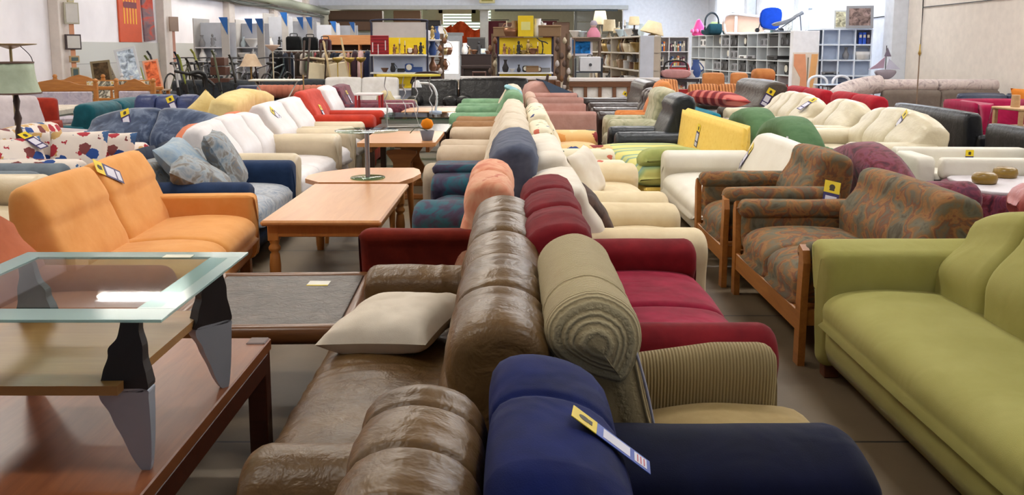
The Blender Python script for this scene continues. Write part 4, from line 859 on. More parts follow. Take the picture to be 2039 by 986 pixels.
t = empty('ottoman', (4.55, 7.38, 0), R(-8), 'purple paisley round-cornered ottoman with pale top, two wooden discs on it', 'ottoman')
MB().loft([tuple(q) for q in rr(-.85, .85, -.55, .55, .2, 4)], .03, .40, 'z', 40, 6, .04, sp=False).build('body', PURP, t)
MB().loft([tuple(q) for q in rr(-.8, .8, -.5, .5, .18, 4)], .395, .425, 'z', 40, 3, .01, sp=False).build('top', P((214, 206, 210), .35), t)
for x, y_, lb in ((3.92, 7.42, 'turned wooden disc on the ottoman, nearer to the aisle'), (4.27, 7.75, 'turned wooden disc on the ottoman, farther back')):
    o = MB().lathe((0, 0, 0), [(.06, 0), (.092, .012), (.1, .045), (.092, .08), (.07, .095), (0, .097)], 24).build('wooden_disc', wood('olive_wood', (150, 116, 40), (120, 92, 30), rough=.3)); o.location = (x, y_, .426); tag(o, lb, 'wooden disc')
PKS = leather('rose_satin', (176, 92, 84), (160, 70, 66), rough=.4)
MB_ = MB().loft([tuple(q) for q in rr(-.2, .2, -.1, .14, .11, 4)], -.5, .9, 'x', 28, 14, .12, wr=(.008, 6, 3, 2), sp=False)
o = MB_.build('bolster', PKS, None, (3.35, 5.0, .64), (0, 0, R(-12))); tag(o, 'rose satin bolster lying behind the lime green sofa back', 'cushion')
sofa('three_seat_sofa', 'low rose sofa carrying the satin bolster, hidden behind the lime green sofa', 'sofa', 2.5, 4.2, 4.5, 5.5, 'B', PURP, arm='puff', back='soft', seat_h=.4, arm_h=.5, back_h=.52, n=2, q=0, feet=None)
root = empty('chaise_longue', (4.25, 8.32, 0), R(-3), 'white faux leather chaise with low square sides on black base, right of the purple armchair', 'sofa', GROW)
def softbox(nm, xa, xb, ya, yb, za, zb, m): MB().loft([tuple(q) for q in rr(ya, yb, za, zb, .04, 3)], xa, xb, 'x', 28, 3, .03, sp=False).build(nm, m, root)
softbox('backrest', -.6, .62, .2, .37, .3, .60, WHI); softbox('seat', -.45, .62, -.3, .2, .25, .42, WHI)
softbox('armrest', -.62, -.46, -.37, .2, .28, .58, WHI); softbox('armrest', -.4, .6, -.38, -.24, .38, .57, WHI); MB().box(-.6, .6, -.35, .35, .0, .37, .02).build('base', P((20, 20, 24), .5), root)
TUR = fabric('turquoise', (22, 124, 146), (16, 102, 122))
sofa('three_seat_sofa', 'turquoise sofa with rumpled cream sheet, behind the yellow daybed', 'sofa', 2.35, 3.2, 10.85, 13.4, 'R', TUR, arm='puff', back='soft', seat_h=.42, arm_h=.5, back_h=.76, n=2, q=0, feet=None)
o = MB().pillow(.5, .95, .14, n=18, wr=.05).build('rumpled_sheet', CREW, None, (2.9, 11.7, .53), (0, R(4), 0)); tag(o, 'rumpled cream sheet lying on the turquoise sofa', 'blanket')
cushion('bolster', 'red and orange striped long cushion on the turquoise sofa', (2.72, 12.1, .87), 6, 0, 108, 1.15, .36, .2, striped('red_stripes', 'X', 1.6, [(0.3, (120, 24, 34)), (0.6, (170, 56, 48)), (0.85, (196, 110, 100))]), seed=31)
CRL = leather('cream_leather', (212, 200, 172), (198, 184, 154), rough=.38, fold=.45)
for (xa, ya, yb2, nb, lb, nm) in ((3.3, 8.75, 10.55, 3, 'cream leather sofa with fan back, nearest of the cream leather suite', 'leather_sofa'), (3.35, 10.7, 11.95, 2, 'cream leather armchair in the middle of the cream leather suite', 'leather_armchair'), (3.3, 12.1, 14.2, 4, 'cream leather sofa with tag, farthest of the cream leather suite', 'leather_sofa')):
    sofa(nm, lb, 'sofa' if 'sofa' in nm else 'armchair', xa, xa + 1.0, ya, yb2, 'L', CRL, arm='puff', back='soft', seat_h=.44, arm_h=.6, back_h=.90, arm_w=.24, n=1 if nb == 2 else 2, nb=nb, q=1, back_t=.42, rake=.2, back_fn=crown(.16, .5, yb2 - ya, 2.4), wr=(.007, 5, 2, ya), feet=None, arm_back=.06)
sofa('leather_sofa', 'dark grey-brown crinkled leather sofa beyond the cream leather suite', 'sofa', 3.3, 4.4, 14.4, 16.4, 'L', leather('grey_brown_leather', (78, 68, 58), (56, 48, 42), rough=.4, fold=.9), arm='puff', back='roll', seat_h=.43, arm_h=.6, back_h=1.0, n=2, nb=1, q=1, back_t=.5, rake=.25, wr=(.014, 7, 1.5, 3), feet=None)
REDF = fabric('signal_red', (176, 36, 48), (150, 26, 38))
for i, (ya, yb2) in enumerate(((11.9, 13.6), (13.7, 15.6), (15.7, 17.6))):
    sofa('three_seat_sofa', ('red fabric sofa seen from behind, nearest of three beyond the cream suite', 'red fabric sofa seen from behind, middle of three beyond the cream suite', 'red fabric sofa seen from behind, farthest of three beyond the cream suite')[i], 'sofa', 4.75 - .08 * i, 5.6, ya, yb2, 'R', REDF, arm='roll', back='roll', seat_h=.42, arm_h=.62, back_h=.9, n=2, nb=2, q=1, back_t=.3, feet=None)
TAN = striped('tan_corduroy', 'X', 5.5, [(0.3, (150, 88, 44)), (0.65, (204, 138, 84))], dist=1.0, bumpy=.5); TANP = fabric('tan_plush', (192, 128, 76), (172, 108, 60))
for (xa, xb, ya, lb, nn, bh) in ((3.35, 4.6, 16.75, 'tan corduroy sofa with vertical pleats below the square plush backs', 2, .84), (2.95, 3.5, 18.2, 'tan corduroy armchair with vertical pleats, left end of the tan group', 1, .88)):
    sofa('corduroy_sofa', lb, 'sofa', xa, xb, ya, ya + .85, 'F', TANP, arm='puff', back='soft', seat_h=.44, arm_h=.56, back_h=bh, arm_w=.12, n=nn, nb=nn, q=1, m_back=TAN, back_t=.35, rake=.2, feet=None)
for (xa, xb, lb) in ((4.02, 4.58, 'tall tan plush square back, left of the pair behind the corduroy sofa'), (4.62, 5.08, 'tall tan plush square back, right of the pair behind the corduroy sofa')):
    sofa('plush_armchair', lb, 'armchair', xa, xb, 18.7, 19.5, 'F', TANP, arm='box', back='flat', seat_h=.42, arm_h=.5, arm_w=.08, back_h=1.0, n=1, q=0, feet=None)
o = MB().loft([tuple(q) for q in rr(-.2, .2, -.13, .13, .1, 4)], -.2, .2, 'x', 20, 6, .1, sp=False).build('cushion', TANP, None, (4.75, 17.2, 1.02)); tag(o, 'tan plush headrest cushion on top of the red sofa row', 'cushion')
BLL = leather('black_leather', (30, 31, 36), (20, 20, 24), rough=.35)
sofa('leather_sofa', 'black leather sofa seen from behind, nearer one at the right edge', 'sofa', 4.95, 5.6, 7.9, 9.5, 'R', BLL, arm='box', back='flat', seat_h=.4, arm_h=.55, back_h=.76, n=2, nb=1, q=1, back_t=.24, rake=.05, feet=None)
sofa('leather_sofa', 'black leather sofa seen from behind, next to the cream leather suite', 'sofa', 4.9, 5.55, 9.7, 11.7, 'R', BLL, arm='box', back='flat', seat_h=.4, arm_h=.6, back_h=.84, n=2, nb=1, q=1, back_t=.24, rake=.05, feet=None)
NVY = leather('navy_blue_leather', (34, 44, 70), (24, 32, 54), rough=.4)
sofa('leather_sofa', 'navy blue leather corner sofa with piped edge behind the magenta armchair', 'sofa', 6.6, 8.9, 12.6, 13.6, 'F', NVY, arm='box', back='flat', seat_h=.42, arm_h=.72, back_h=.86, n=3, q=0, back_t=.25, feet=None, arm_w=.25)
MAG = fabric('magenta', (166, 22, 72), (140, 14, 56), sheen=.3)
sofa('armchair', 'magenta velvet armchair with thick rounded side at the right edge', 'armchair', 5.75, 7.0, 11.2, 12.2, 'F', MAG, arm='box', back='flat', seat_h=.42, arm_h=.84, back_h=.86, n=1, q=1, back_t=.2, feet=None, arm_w=.24)
cushion('cushion', 'orange half-round cushion on the navy corner sofa at the right edge', (7.5, 13.05, .70), 78, 0, 5, .62, .54, .16, fabric('tangerine', (222, 132, 48)), seed=22)
PALE = wood('pale_birch', (206, 168, 124), (186, 146, 102), rough=.4)
t = empty('side_table', (6.0, 10.5, 0), R(8), 'pale birch table with square frame legs in front of the magenta armchair', 'table')
MB().box(-.3, .6, -.25, .25, .83, .86, .008).build('tabletop', PALE, t); MB().box(-.26, .56, -.22, .22, .62, .64, .005).build('shelf', PALE, t)
for sx, sy in ((-.26, -.22), (.12, -.22), (.56, -.22), (-.26, .22), (.56, .22)): MB().box(sx - .022, sx + .022, sy - .022, sy + .022, 0, .83, .004).build('leg', PALE, t)
o = MB().cyl((0, 0, 0), (0, 0, .14), .05, .045, 16).build('wooden_cup', PALE, None, (5.84, 10.5, .86)); tag(o, 'small pale wooden cup standing on the birch table', 'cup')
TAUP = fabric('taupe', (122, 110, 100), (106, 94, 86)); MARB = patterned('rose_grey_marble', [(0.3, (150, 134, 134)), (0.5, (202, 188, 182)), (0.7, (176, 158, 156))], 5, 2)
sofa('corner_sofa', 'grey marbled corner sofa with taupe backs against the right wall', 'sofa', 6.75, 9.0, 16.6, 17.7, 'B', TAUP, arm='puff', back='flat', seat_h=.42, arm_h=.6, back_h=.76, n=2, nb=2, q=1, back_t=.28, feet=None)
root2 = empty('back_cushion_roll', (7.85, 16.8, .80), 0, 'marbled grey-rose roll along the top of the taupe corner sofa', 'cushion')
for i in range(2): MB().loft([tuple(q) for q in rr(-.16, .16, -.06, .16, .1, 4)], -1.12 + i * 1.12, -.01 + i * 1.12, 'x', 22, 6, .05, sp=False).build('roll', MARB, root2)
MB().tube([(5.75, 16.2, .62), (6.1, 16.55, .76), (6.5, 16.72, .84), (6.8, 16.8, .87)], .17, 12).build('arc', MARB).name = 'sofa_arc'
o = bpy.data.objects['sofa_arc']; tag(o, 'curved marbled end piece sloping down left of the taupe corner sofa', 'sofa', GROW)
MB().loft([(5.6, 16.1), (6.2, 16.4), (6.75, 16.65), (6.75, 17.2), (6.1, 17.0), (5.6, 16.6)], .03, .62, 'z', 28, 5, .03).build('base', MARB, o)

# ================================================================= tables further down the left aisle
GREENG = glass('green_glass', (196, 220, 204), .05)
def leg_table(name, x, y, w_, d_, h, mt, ml, lb, glass_top=False, lr=.025, cat='table', th=.03):
    t = empty(name, (x, y, 0), 0, lb, cat)
    MB().box(-w_ / 2, w_ / 2, -d_ / 2, d_ / 2, h - th, h, .006).build('tabletop', mt, t)
    for sx in (-1, 1):
        for sy in (-1, 1): MB().box(sx * (w_ / 2 - .05) - lr, sx * (w_ / 2 - .05) + lr, sy * (d_ / 2 - .05) - lr, sy * (d_ / 2 - .05) + lr, 0, h - th, .004).build('leg', ml, t)
    MB().box(-w_ / 2 + .08, w_ / 2 - .08, -d_ / 2 + .04, -d_ / 2 + .06, h - .1, h - th, .003).build('apron', ml, t)
    return t
leg_table('coffee_table', -1.25, 11.2, .95, 1.1, .56, P((40, 34, 34), .25), WDK, 'dark coffee table with glossy top just beyond the trestle table', lr=.035)
leg_table('coffee_table', -1.2, 12.55, 1.15, .9, .62, GREENG, P((150, 150, 146), .4, .3), 'glass-topped coffee table with grey metal frame', lr=.03)
leg_table('coffee_table', -1.1, 13.9, 1.1, .9, .6, OAK, OAKL, 'oak coffee table with drawer front, far down the left aisle', lr=.03)
leg_table('coffee_table', -1.35, 15.2, 1.2, .6, .55, P((96, 60, 40), .4), WDK, 'small reddish coffee table in front of the black leather sofas')
t = empty('wavy_shelf_table', (-1.45, 12.6, .62), 0, 'yellow-topped table on wavy wire legs standing on the glass coffee table', 'table')
MB().prism([(-.42, -.05), (-.2, -.12), (.3, -.12), (.46, 0), (.3, .12), (-.35, .14)], .53, .56).build('tabletop', P((216, 196, 70), .5), t)
for x in (-.3, -.05, .12, .32):
    MB().tube([(x, 0, 0), (x + .02, 0, .1), (x - .02, 0, .2), (x + .02, 0, .3), (x - .02, 0, .4), (x, 0, .53)], .008, 6).build('leg', P((190, 190, 196), .3, .7), t)
t = empty('wire_stand', (-1.35, 11.2, .56), 0, 'white square wire frame standing on the dark coffee table', 'frame')
MB().tube([(-.2, 0, .01), (-.2, 0, .3), (.12, 0, .3), (.2, 0, .01), (-.2, 0, .01)], .009, 6, False).build('frame', P((230, 228, 224), .4), t)
t = empty('reading_lamp', (-1.1, 13.0, .62), 0, 'white curved desk lamp on the glass coffee table', 'lamp')
MB().lathe((0, 0, 0), [(.09, 0), (.09, .02), (.02, .03)], 14).build('base', P((190, 205, 230), .3), t)
MB().tube([(0, 0, .02), (.02, 0, .25), (-.06, 0, .4), (-.22, 0, .42)], .018, 8).build('arm', P((226, 228, 232), .3), t)
MB().lathe((-.26, 0, .36), [(.07, 0), (.05, .07), (.02, .1)], 12).build('lamp_shade', P((226, 228, 232), .3), t)
# black leather sofas across the end of the aisle
BLW = leather('black_wrapped_leather', (28, 27, 28), (16, 15, 16), rough=.3, fold=1.0)
for i, (xa, xb, lb) in enumerate(((-2.0, -1.08, 'black leather armchair in plastic wrap at the end of the left aisle, left one'), (-1.05, .32, 'black leather sofa in plastic wrap at the end of the left aisle, right one'))):
    sofa('leather_sofa', lb, 'sofa', xa, xb, 17.2, 18.2, 'F', BLW, arm='puff', back='flat', seat_h=.42, arm_h=.6, back_h=.90 + .03 * i, n=1, nb=1, q=1, back_t=.3, wr=(.01, 6, 4, 3), feet=None, arm_back=0)
t = empty('office_chair', (-1.75, 18.7, 0), 0, 'dark brown round-backed chair rising behind the black leather sofas', 'chair')
MB().loft([tuple(q) for q in catmull([(-.3, .78), (.3, .78), (.31, .92), (.2, 1.04), (-.2, 1.04), (-.31, .92)])], -.05, .05, 'y', 26, 4, .04, sp=False).build('backrest', F((52, 38, 40)), t)
MB().cyl((0, 0, 0), (0, 0, .8), .04, .04, 10).build('column', BLK, t); MB().box(-.25, .25, -.3, .2, .42, .5, .03).build('seat', F((52, 38, 40)), t)
# slatted wooden sofas with white cushions in front of the shelf units
def slatted(xa, xb, y_, lb, n=7):
    w_ = xb - xa; t = empty('slatted_sofa', ((xa + xb) / 2, y_, 0), 0, lb, 'sofa', GROW)
    MB().box(-w_ / 2, w_ / 2, -.02, .06, .86, .94, .015).build('top_rail', P((228, 222, 220), .5), t)
    MB().box(-w_ / 2, w_ / 2, -.03, .03, .75, .86, .01).build('rail', wood('brown_beech', (112, 72, 46)), t)
    for k in range(n): x = -w_ / 2 + .04 + (w_ - .08) * k / (n - 1); MB().box(x - .035, x + .035, -.02, .02, .3, .76, .005).build('slat', MATS['brown_beech'], t)
    for k in range(2): MB().box(-w_ / 2 + .02 + k * w_ / 2, -.02 + k * w_ / 2, .04, .14, .25, .8, .03).build('back_cushion', WFA, t)
    MB().box(-w_ / 2, w_ / 2, -.75, -.03, .25, .38, .03).build('seat_cushion', F((224, 210, 190)), t)
    for sx in (-1, 1): MB().box(sx * w_ / 2 - .04, sx * w_ / 2 + .04, -.75, .06, 0, .86 if sx > 0 else .7, .01).build('side', MATS['brown_beech'], t)
slatted(1.15, 2.98, 18.3, 'brown slatted wooden sofa with white top rail and pale cushions')
slatted(-1.1, .95, 19.2, 'slatted sofa with long white top rail behind the black leather sofas', 8)
sofa('armchair', 'cream armchair with pillows in front of the slatted wooden sofa', 'armchair', 1.35, 2.0, 16.5, 17.3, 'F', F((230, 210, 180)), arm='puff', back='soft', back_h=.6, arm_h=.5, n=1, q=0, feet=None)
# dark rows at the far left
DKP = patterned('charcoal_pattern', [(0.3, (36, 40, 44)), (0.5, (58, 60, 62)), (0.7, (40, 48, 60))], 6, 2)
sofa('three_seat_sofa', 'long charcoal patterned sofa in front of the bicycles, right part', 'sofa', -5.6, -3.4, 19.5, 20.4, 'F', DKP, back_h=.84, q=0, n=3, feet=None)
sofa('three_seat_sofa', 'long charcoal patterned sofa in front of the bicycles, left part', 'sofa', -7.4, -5.5, 18.9, 19.8, 'F', DKP, back_h=.84, q=0, n=2, feet=None, arm='puff')
sofa('two_seat_sofa', 'rust brown curved sofa in front of the clothes rack', 'sofa', -4.6, -2.9, 21.2, 22.1, 'F', fabric('ochre_brown', (148, 94, 38), (122, 74, 28)), back='soft', back_h=.88, back_fn=crown(.15, .5, 1.7), q=0, feet=None)
sofa('velvet_sofa', 'dark navy leather armchair beside the ribbed pink bolster', 'armchair', -5.2, -4.1, 16.2, 17.1, 'F', leather('ink_leather', (40, 48, 84), (26, 32, 60)), back='soft', back_h=.84, n=1, q=0, feet=None, arm='puff')
o = MB().loft([tuple(q) for q in rr(-.13, .13, -.12, .12, .11, 4)], -.62, .62, 'x', 20, 30, .05, seams=tuple(-.56 + .1 * k for k in range(12)), sd=.012, sw=.012, sp=False).build('bolster', fabric('pink_rib', (190, 120, 98), (166, 98, 80)), None, (-3.95, 16.3, .76)); tag(o, 'long ribbed pink bolster on the back of the dark sofa', 'cushion')
sofa('two_seat_sofa', 'low dark sofa under the ribbed pink bolster', 'sofa', -4.6, -3.3, 15.7, 16.6, 'F', DKP, back='flat', back_h=.66, n=2, q=0, feet=None)
t = empty('folding_table', (-4.0, 15.4, 0), 0, 'white folding table frame with splayed legs above the ribbed pink bolster', 'table')
MB().box(-.42, .42, -.2, .2, .98, 1.01, .01).build('tabletop', P((220, 216, 205), .5), t)
for s in (-1, 1): MB().tube([(s * .36, 0, .98), (s * .2, 0, .7), (s * .18, 0, 0)], .012, 6, False).build('leg', P((220, 216, 205), .5), t)
MB().cyl((.44, .1, 0), (.44, .1, 1.08), .012, .012, 8).build('post', P((170, 140, 90), .4, .5), t)

# ================================================================= shelf units at the end of the rows
SHW = P((226, 226, 230), .5); SHY = plain('yellow_panel', (240, 208, 16), .5); SHB = P((196, 206, 226), .6); SHG = P((196, 190, 188), .6); POST = P((30, 34, 62), .5)
KINDC = {'clay': (112, 80, 62), 'brass': (168, 142, 88), 'black': (36, 34, 36), 'white': (222, 220, 218), 'wooden': (140, 110, 78), 'blue': (50, 80, 140), 'red': (170, 40, 40), 'green': (70, 110, 80), 'grey': (130, 130, 134), 'glass': (190, 206, 214), 'copper': (140, 98, 72), 'cream': (214, 200, 170)}
USED = {}
def item(kind, c, x, y, z, s, where, rz=0):
    '''one small object on a shelf, standing at x, y, z, about s high'''
    s = s * (1.35 if s < .25 else 1.15)
    m = P(KINDC[c], .35 if c in ('brass', 'glass', 'copper', 'white') else .6, .6 if c in ('brass', 'copper') else 0)
    t = empty(kind, (x, y, z), rz)
    if kind == 'vase':
        MB().lathe((0, 0, 0), [(.16 * s, 0), (.24 * s, .15 * s), (.27 * s, .38 * s), (.12 * s, .7 * s), (.1 * s, .85 * s), (.16 * s, s)], 12).build('body', m, t)
        MB().lathe((0, 0, s * .98), [(.165 * s, 0), (.17 * s, .03 * s), (.14 * s, .03 * s), (.13 * s, 0)], 12).build('rim', m, t)
    elif kind == 'figurine':
        MB().lathe((0, 0, 0), [(.2 * s, 0), (.2 * s, .08 * s), (.1 * s, .1 * s), (.17 * s, .3 * s), (.13 * s, .5 * s), (.16 * s, .65 * s), (.05 * s, .76 * s)], 10).build('body', m, t)
        MB().lathe((0, 0, .74 * s), [(0, 0), (.09 * s, .06 * s), (.1 * s, .15 * s), (.06 * s, .24 * s), (0, .26 * s)], 10).build('head', m, t)
        MB().tube([(.12 * s, 0, .62 * s), (.26 * s, 0, .5 * s), (.2 * s, -.05 * s, .74 * s)], .03 * s, 6).build('arm', m, t)
    elif kind == 'candlestick':
        MB().lathe((0, 0, 0), [(.18 * s, 0), (.18 * s, .05 * s), (.04 * s, .1 * s), (.07 * s, .3 * s), (.03 * s, .45 * s), (.06 * s, .6 * s), (.1 * s, .66 * s)], 10).build('stem', m, t)
        MB().cyl((0, 0, .66 * s), (0, 0, s), .035 * s, .035 * s, 8).build('candle', P((226, 214, 190), .6), t)
    elif kind == 'bowl':
        MB().lathe((0, 0, 0), [(.25 * s, 0), (.3 * s, .08 * s), (.62 * s, .6 * s), (.66 * s, .7 * s), (.6 * s, .66 * s), (.25 * s, .12 * s)], 16).build('body', m, t)
    elif kind == 'basket':
        MB().lathe((0, 0, 0), [(.5 * s, 0), (.62 * s, .3 * s), (.66 * s, .6 * s), (.62 * s, .6 * s), (.5 * s, .06 * s)], 16, wave=(.02, 12)).build('body', m, t)
        MB().tube([(-.62 * s, 0, .56 * s), (-.4 * s, 0, .95 * s), (.4 * s, 0, .95 * s), (.62 * s, 0, .56 * s)], .035 * s, 6).build('handle', m, t)
    elif kind == 'box':
        MB().box(-.6 * s, .6 * s, -.3 * s, .3 * s, 0, .5 * s, .01).build('body', m, t); MB().box(-.62 * s, .62 * s, -.32 * s, .32 * s, .5 * s, .6 * s, .01).build('lid', m, t)
    elif kind == 'jug':
        MB().lathe((0, 0, 0), [(.2 * s, 0), (.3 * s, .25 * s), (.26 * s, .55 * s), (.17 * s, .75 * s), (.2 * s, s)], 12).build('body', m, t)
        MB().tube([(.24 * s, 0, .3 * s), (.45 * s, 0, .5 * s), (.2 * s, 0, .85 * s)], .035 * s, 6).build('handle', m, t)
    elif kind == 'clock':
        MB().box(-.35 * s, .35 * s, -.15 * s, .15 * s, 0, .7 * s, .03).build('case', m, t); MB().cyl((0, -.155 * s, .4 * s), (0, -.17 * s, .4 * s), .24 * s, .24 * s, 16).build('dial', P((230, 226, 210), .5), t)
    elif kind == 'radio':
        MB().box(-.7 * s, .7 * s, -.3 * s, .3 * s, 0, .55 * s, .02).build('case', m, t)
        for q in (-.4, .4): MB().cyl((q * s, -.3 * s, .27 * s), (q * s, -.33 * s, .27 * s), .17 * s, .17 * s, 12).build('speaker', P((70, 70, 74), .5), t)
        MB().tube([(-.5 * s, 0, .55 * s), (-.45 * s, 0, .75 * s), (.45 * s, 0, .75 * s), (.5 * s, 0, .55 * s)], .03 * s, 6).build('handle', m, t)
    elif kind == 'player':
        MB().box(-.8 * s, .8 * s, -.45 * s, .45 * s, 0.02, .28 * s, .01).build('case', m, t); MB().box(-.5 * s, .3 * s, -.46 * s, -.45 * s, .1 * s, .2 * s, .002).build('display', P((20, 24, 30), .2), t)
    k = (kind, c, where); USED[k] = USED.get(k, 0) + 1
    size = 'tall' if s > .3 else 'small' if s < .18 else 'plain'
    lab = '%s %s %s %s' % (size, c, kind, where)
    if len(lab.replace('-', ' ').split()) > 15: lab = '%s %s %s' % (c, kind, where)
    tag(t, lab, kind, 'shelf wares')
    return t
def gondola(x0, x1, y, lb, panels, shelves, ztop):
    t = empty('shelf_unit', ((x0 + x1) / 2, y, 0), 0, lb, 'shelf unit'); w_ = x1 - x0
    for z0_, z1_, m in panels: MB().box(-w_ / 2, w_ / 2, .38, .40, z0_, z1_, .002).build('back_panel', m, t)
    for z in shelves: MB().box(-w_ / 2 - .02, w_ / 2 + .02, -.02, .38, z - .035, z, .004).build('shelf', SHW, t)
    for s in (-1, 1):
        MB().box(s * (w_ / 2 + .03) - .02, s * (w_ / 2 + .03) + .02, .36, .41, 0, ztop, .005).build('post', POST, t)
    MB().tube([(-w_ / 2 - .03, .385, ztop - .02), (-w_ / 2 + .05, .385, ztop + .05), (w_ / 2 - .05, .385, ztop + .05), (w_ / 2 + .03, .385, ztop - .02)], .018, 8).build('top_bar', POST, t)
    return t
gondola(-3.1, -1.92, 20, 'left yellow and white shelf unit with red rack on its upper shelf', [(1.76, 2.1, SHG), (1.39, 1.76, SHY), (1.0, 1.36, SHB), (.64, .97, SHY), (.1, .62, SHB)], (1.39, 1.0, .64, .2), 2.1)
gondola(-.28, .88, 20, 'right yellow and white shelf unit with yellow box on its top', [(1.39, 1.76, SHY), (1.0, 1.36, SHB), (.64, .97, SHY), (.1, .62, SHB)], (1.39, 1.0, .64, .2), 1.82)
t = empty('wire_rack', (-2.9, 19.85, 1.392), 0, 'red wire rack with white candles on the left yellow shelf unit', 'rack')
fr = MB(); fr.box(-.2, .2, .17, .19, 0, .41, .004); REDR = P((176, 26, 40), .5); fr.build('back_plate', REDR, t)
for k in range(6): MB().box(-.2, .2, .15, .17, .03 + .07 * k, .045 + .07 * k, .002).build('bar', P((140, 14, 30), .5), t)
for x, z in ((-.15, .1), (-.03, .06), (.13, .14)): MB().cyl((x, .13, z - .05), (x, .13, z + .16), .012, .012, 8).build('candle', P((236, 220, 220), .5), t)
rnd = random.Random(5)
ORD = ('leftmost', 'second from left', 'third from left', 'fourth from left', 'fifth from left', 'sixth from left', 'seventh from left', 'eighth from left', 'ninth from left', 'tenth from left', 'eleventh from left', 'twelfth from left', 'thirteenth from left', 'fourteenth from left')
def row(items, x0, x1, y, z, where, y1=None):
    n = len(items)
    for i, (k, c, s) in enumerate(items):
        f_ = (i + .5) / n; yy = y + ((y1 - y) * f_ if y1 is not None else 0)
        item(k, c, x0 + (x1 - x0) * f_, yy, z + .002, s, '%s, %s' % (where, ORD[i] if i < len(ORD) else 'far right'))
row([('figurine', 'copper', .17), ('candlestick', 'brass', .3), ('candlestick', 'copper', .22), ('clock', 'copper', .15), ('jug', 'copper', .15), ('figurine', 'black', .2)], -2.65, -1.95, 20.1, 1.39, 'on the upper shelf of the left yellow unit')
row([('bowl', 'clay', .10), ('jug', 'black', .15), ('box', 'black', .1), ('clock', 'blue', .2), ('box', 'blue', .14)], -2.9, -2.0, 20.1, 1.0, 'on the middle shelf of the left yellow unit')
row([('vase', 'black', .16), ('bowl', 'brass', .1)], -2.9, -2.3, 20.1, .64, 'on the lower shelf of the left yellow unit')
row([('figurine', 'copper', .18), ('figurine', 'copper', .12), ('candlestick', 'brass', .15), ('figurine', 'black', .22), ('bowl', 'brass', .1), ('figurine', 'brass', .28), ('bowl', 'copper', .14), ('candlestick', 'copper', .2)], -.22, .62, 20.1, 1.39, 'on the upper shelf of the right yellow unit')
row([('vase', 'black', .2), ('bowl', 'white', .08), ('vase', 'black', .12), ('clock', 'black', .15), ('box', 'wooden', .17), ('clock', 'clay', .12), ('box', 'grey', .12)], -.22, .82, 20.1, 1.0, 'on the middle shelf of the right yellow unit')
row([('vase', 'brass', .14), ('bowl', 'clay', .1), ('box', 'wooden', .1)], 0, .8, 20.1, .64, 'on the lower shelf of the right yellow unit')
t = empty('bare_tree_stand', (.66, 20.05, 1.392), 0, 'dark iron tree-shaped stand with a curved crossbar on the right yellow unit', 'stand')
MB().tube([(0, 0, 0), (.02, 0, .15), (-.01, 0, .3)], .015, 6).build('trunk', BLK, t); MB().tube([(-.12, 0, .36), (-.03, 0, .29), (.06, 0, .27), (.13, 0, .23)], .014, 6).build('branch', BLK, t); MB().lathe((0, 0, 0), [(.07, 0), (.07, .015), (0, .02)], 12).build('base', BLK, t)
t = empty('yellow_box', (.30, 20.2, 1.78), 0, 'large yellow cardboard box on top of the right yellow shelf unit', 'box')
MB().box(-.17, .17, -.1, .16, 0, .45, .004).build('carton', SHY, t); MB().box(-.10, .10, -.106, -.1, .14, .32, .001).build('sticker', P((230, 226, 140), .5), t)
row([('box', 'wooden', .3), ('candlestick', 'white', .3), ('basket', 'copper', .26), ('jug', 'wooden', .3)], -.25, .1, 20.28, 1.78, 'on the right yellow unit, left of its box')
row([('jug', 'white', .34), ('jug', 'white', .22), ('box', 'wooden', .36)], .5, .9, 20.28, 1.78, 'on the right yellow unit, right of its box')
# side shelves behind the left unit
t = empty('shelf_unit', (-1.72, 21.6, 0), 0, 'narrow shelf unit facing the passage right of the left yellow unit', 'shelf unit')
MB().box(-.3, -.27, -1.1, 1.3, .1, 1.95, .004).build('back_panel', SHG, t)
for z in (1.72, 1.36, 1.0, .64): MB().box(-.27, .14, -1.1, 1.3, z - .03, z, .004).build('shelf', SHW, t)
for z in (1.72, 1.36, 1.0):
    row([(rnd.choice(('vase', 'jug', 'figurine', 'basket')), rnd.choice(('white', 'copper', 'brass', 'blue', 'cream')), rnd.uniform(.16, .3)) for _ in range(4)], -1.85, -1.62, 20.7, z, 'on the %s board of the narrow passage shelf' % {1.72: 'top', 1.36: 'middle', 1.0: 'low'}[z], 22.6)
# hanging bundles (ladders of beads, dried plants) beside the units
for i, (x, lb) in enumerate(((-1.58, 'upright post with pale dried plants and beads right of the left yellow unit'), (-.42, 'upright bamboo post with hanging beads left of the right yellow unit'), (1.05, 'bundle of brown rolled carpets leaning right of the right yellow unit'), (1.25, 'tall brown pole with hanging shells right of the rolled carpets'))):
    t = empty('display_post', (x, 20.6, 0), 0, lb, 'post')
    MB().cyl((0, 0, 0), (0, 0, 1.85), .05, .045, 10).build('pole', wood('driftwood', (116, 92, 72), rough=.8), t)
    for k in range(9):
        z = 1.7 - .17 * k; a = k * 2.1 + i
        MB().lathe((.07 * math.cos(a), -.07 - .02 * math.sin(a), z - .09), [(0, 0), (.045, .04), (.05, .09), (.02, .15), (0, .16)], 8).build('ornament', P(rnd.choice(((190, 176, 150), (120, 80, 50), (90, 70, 60), (200, 190, 186))), .7), t)
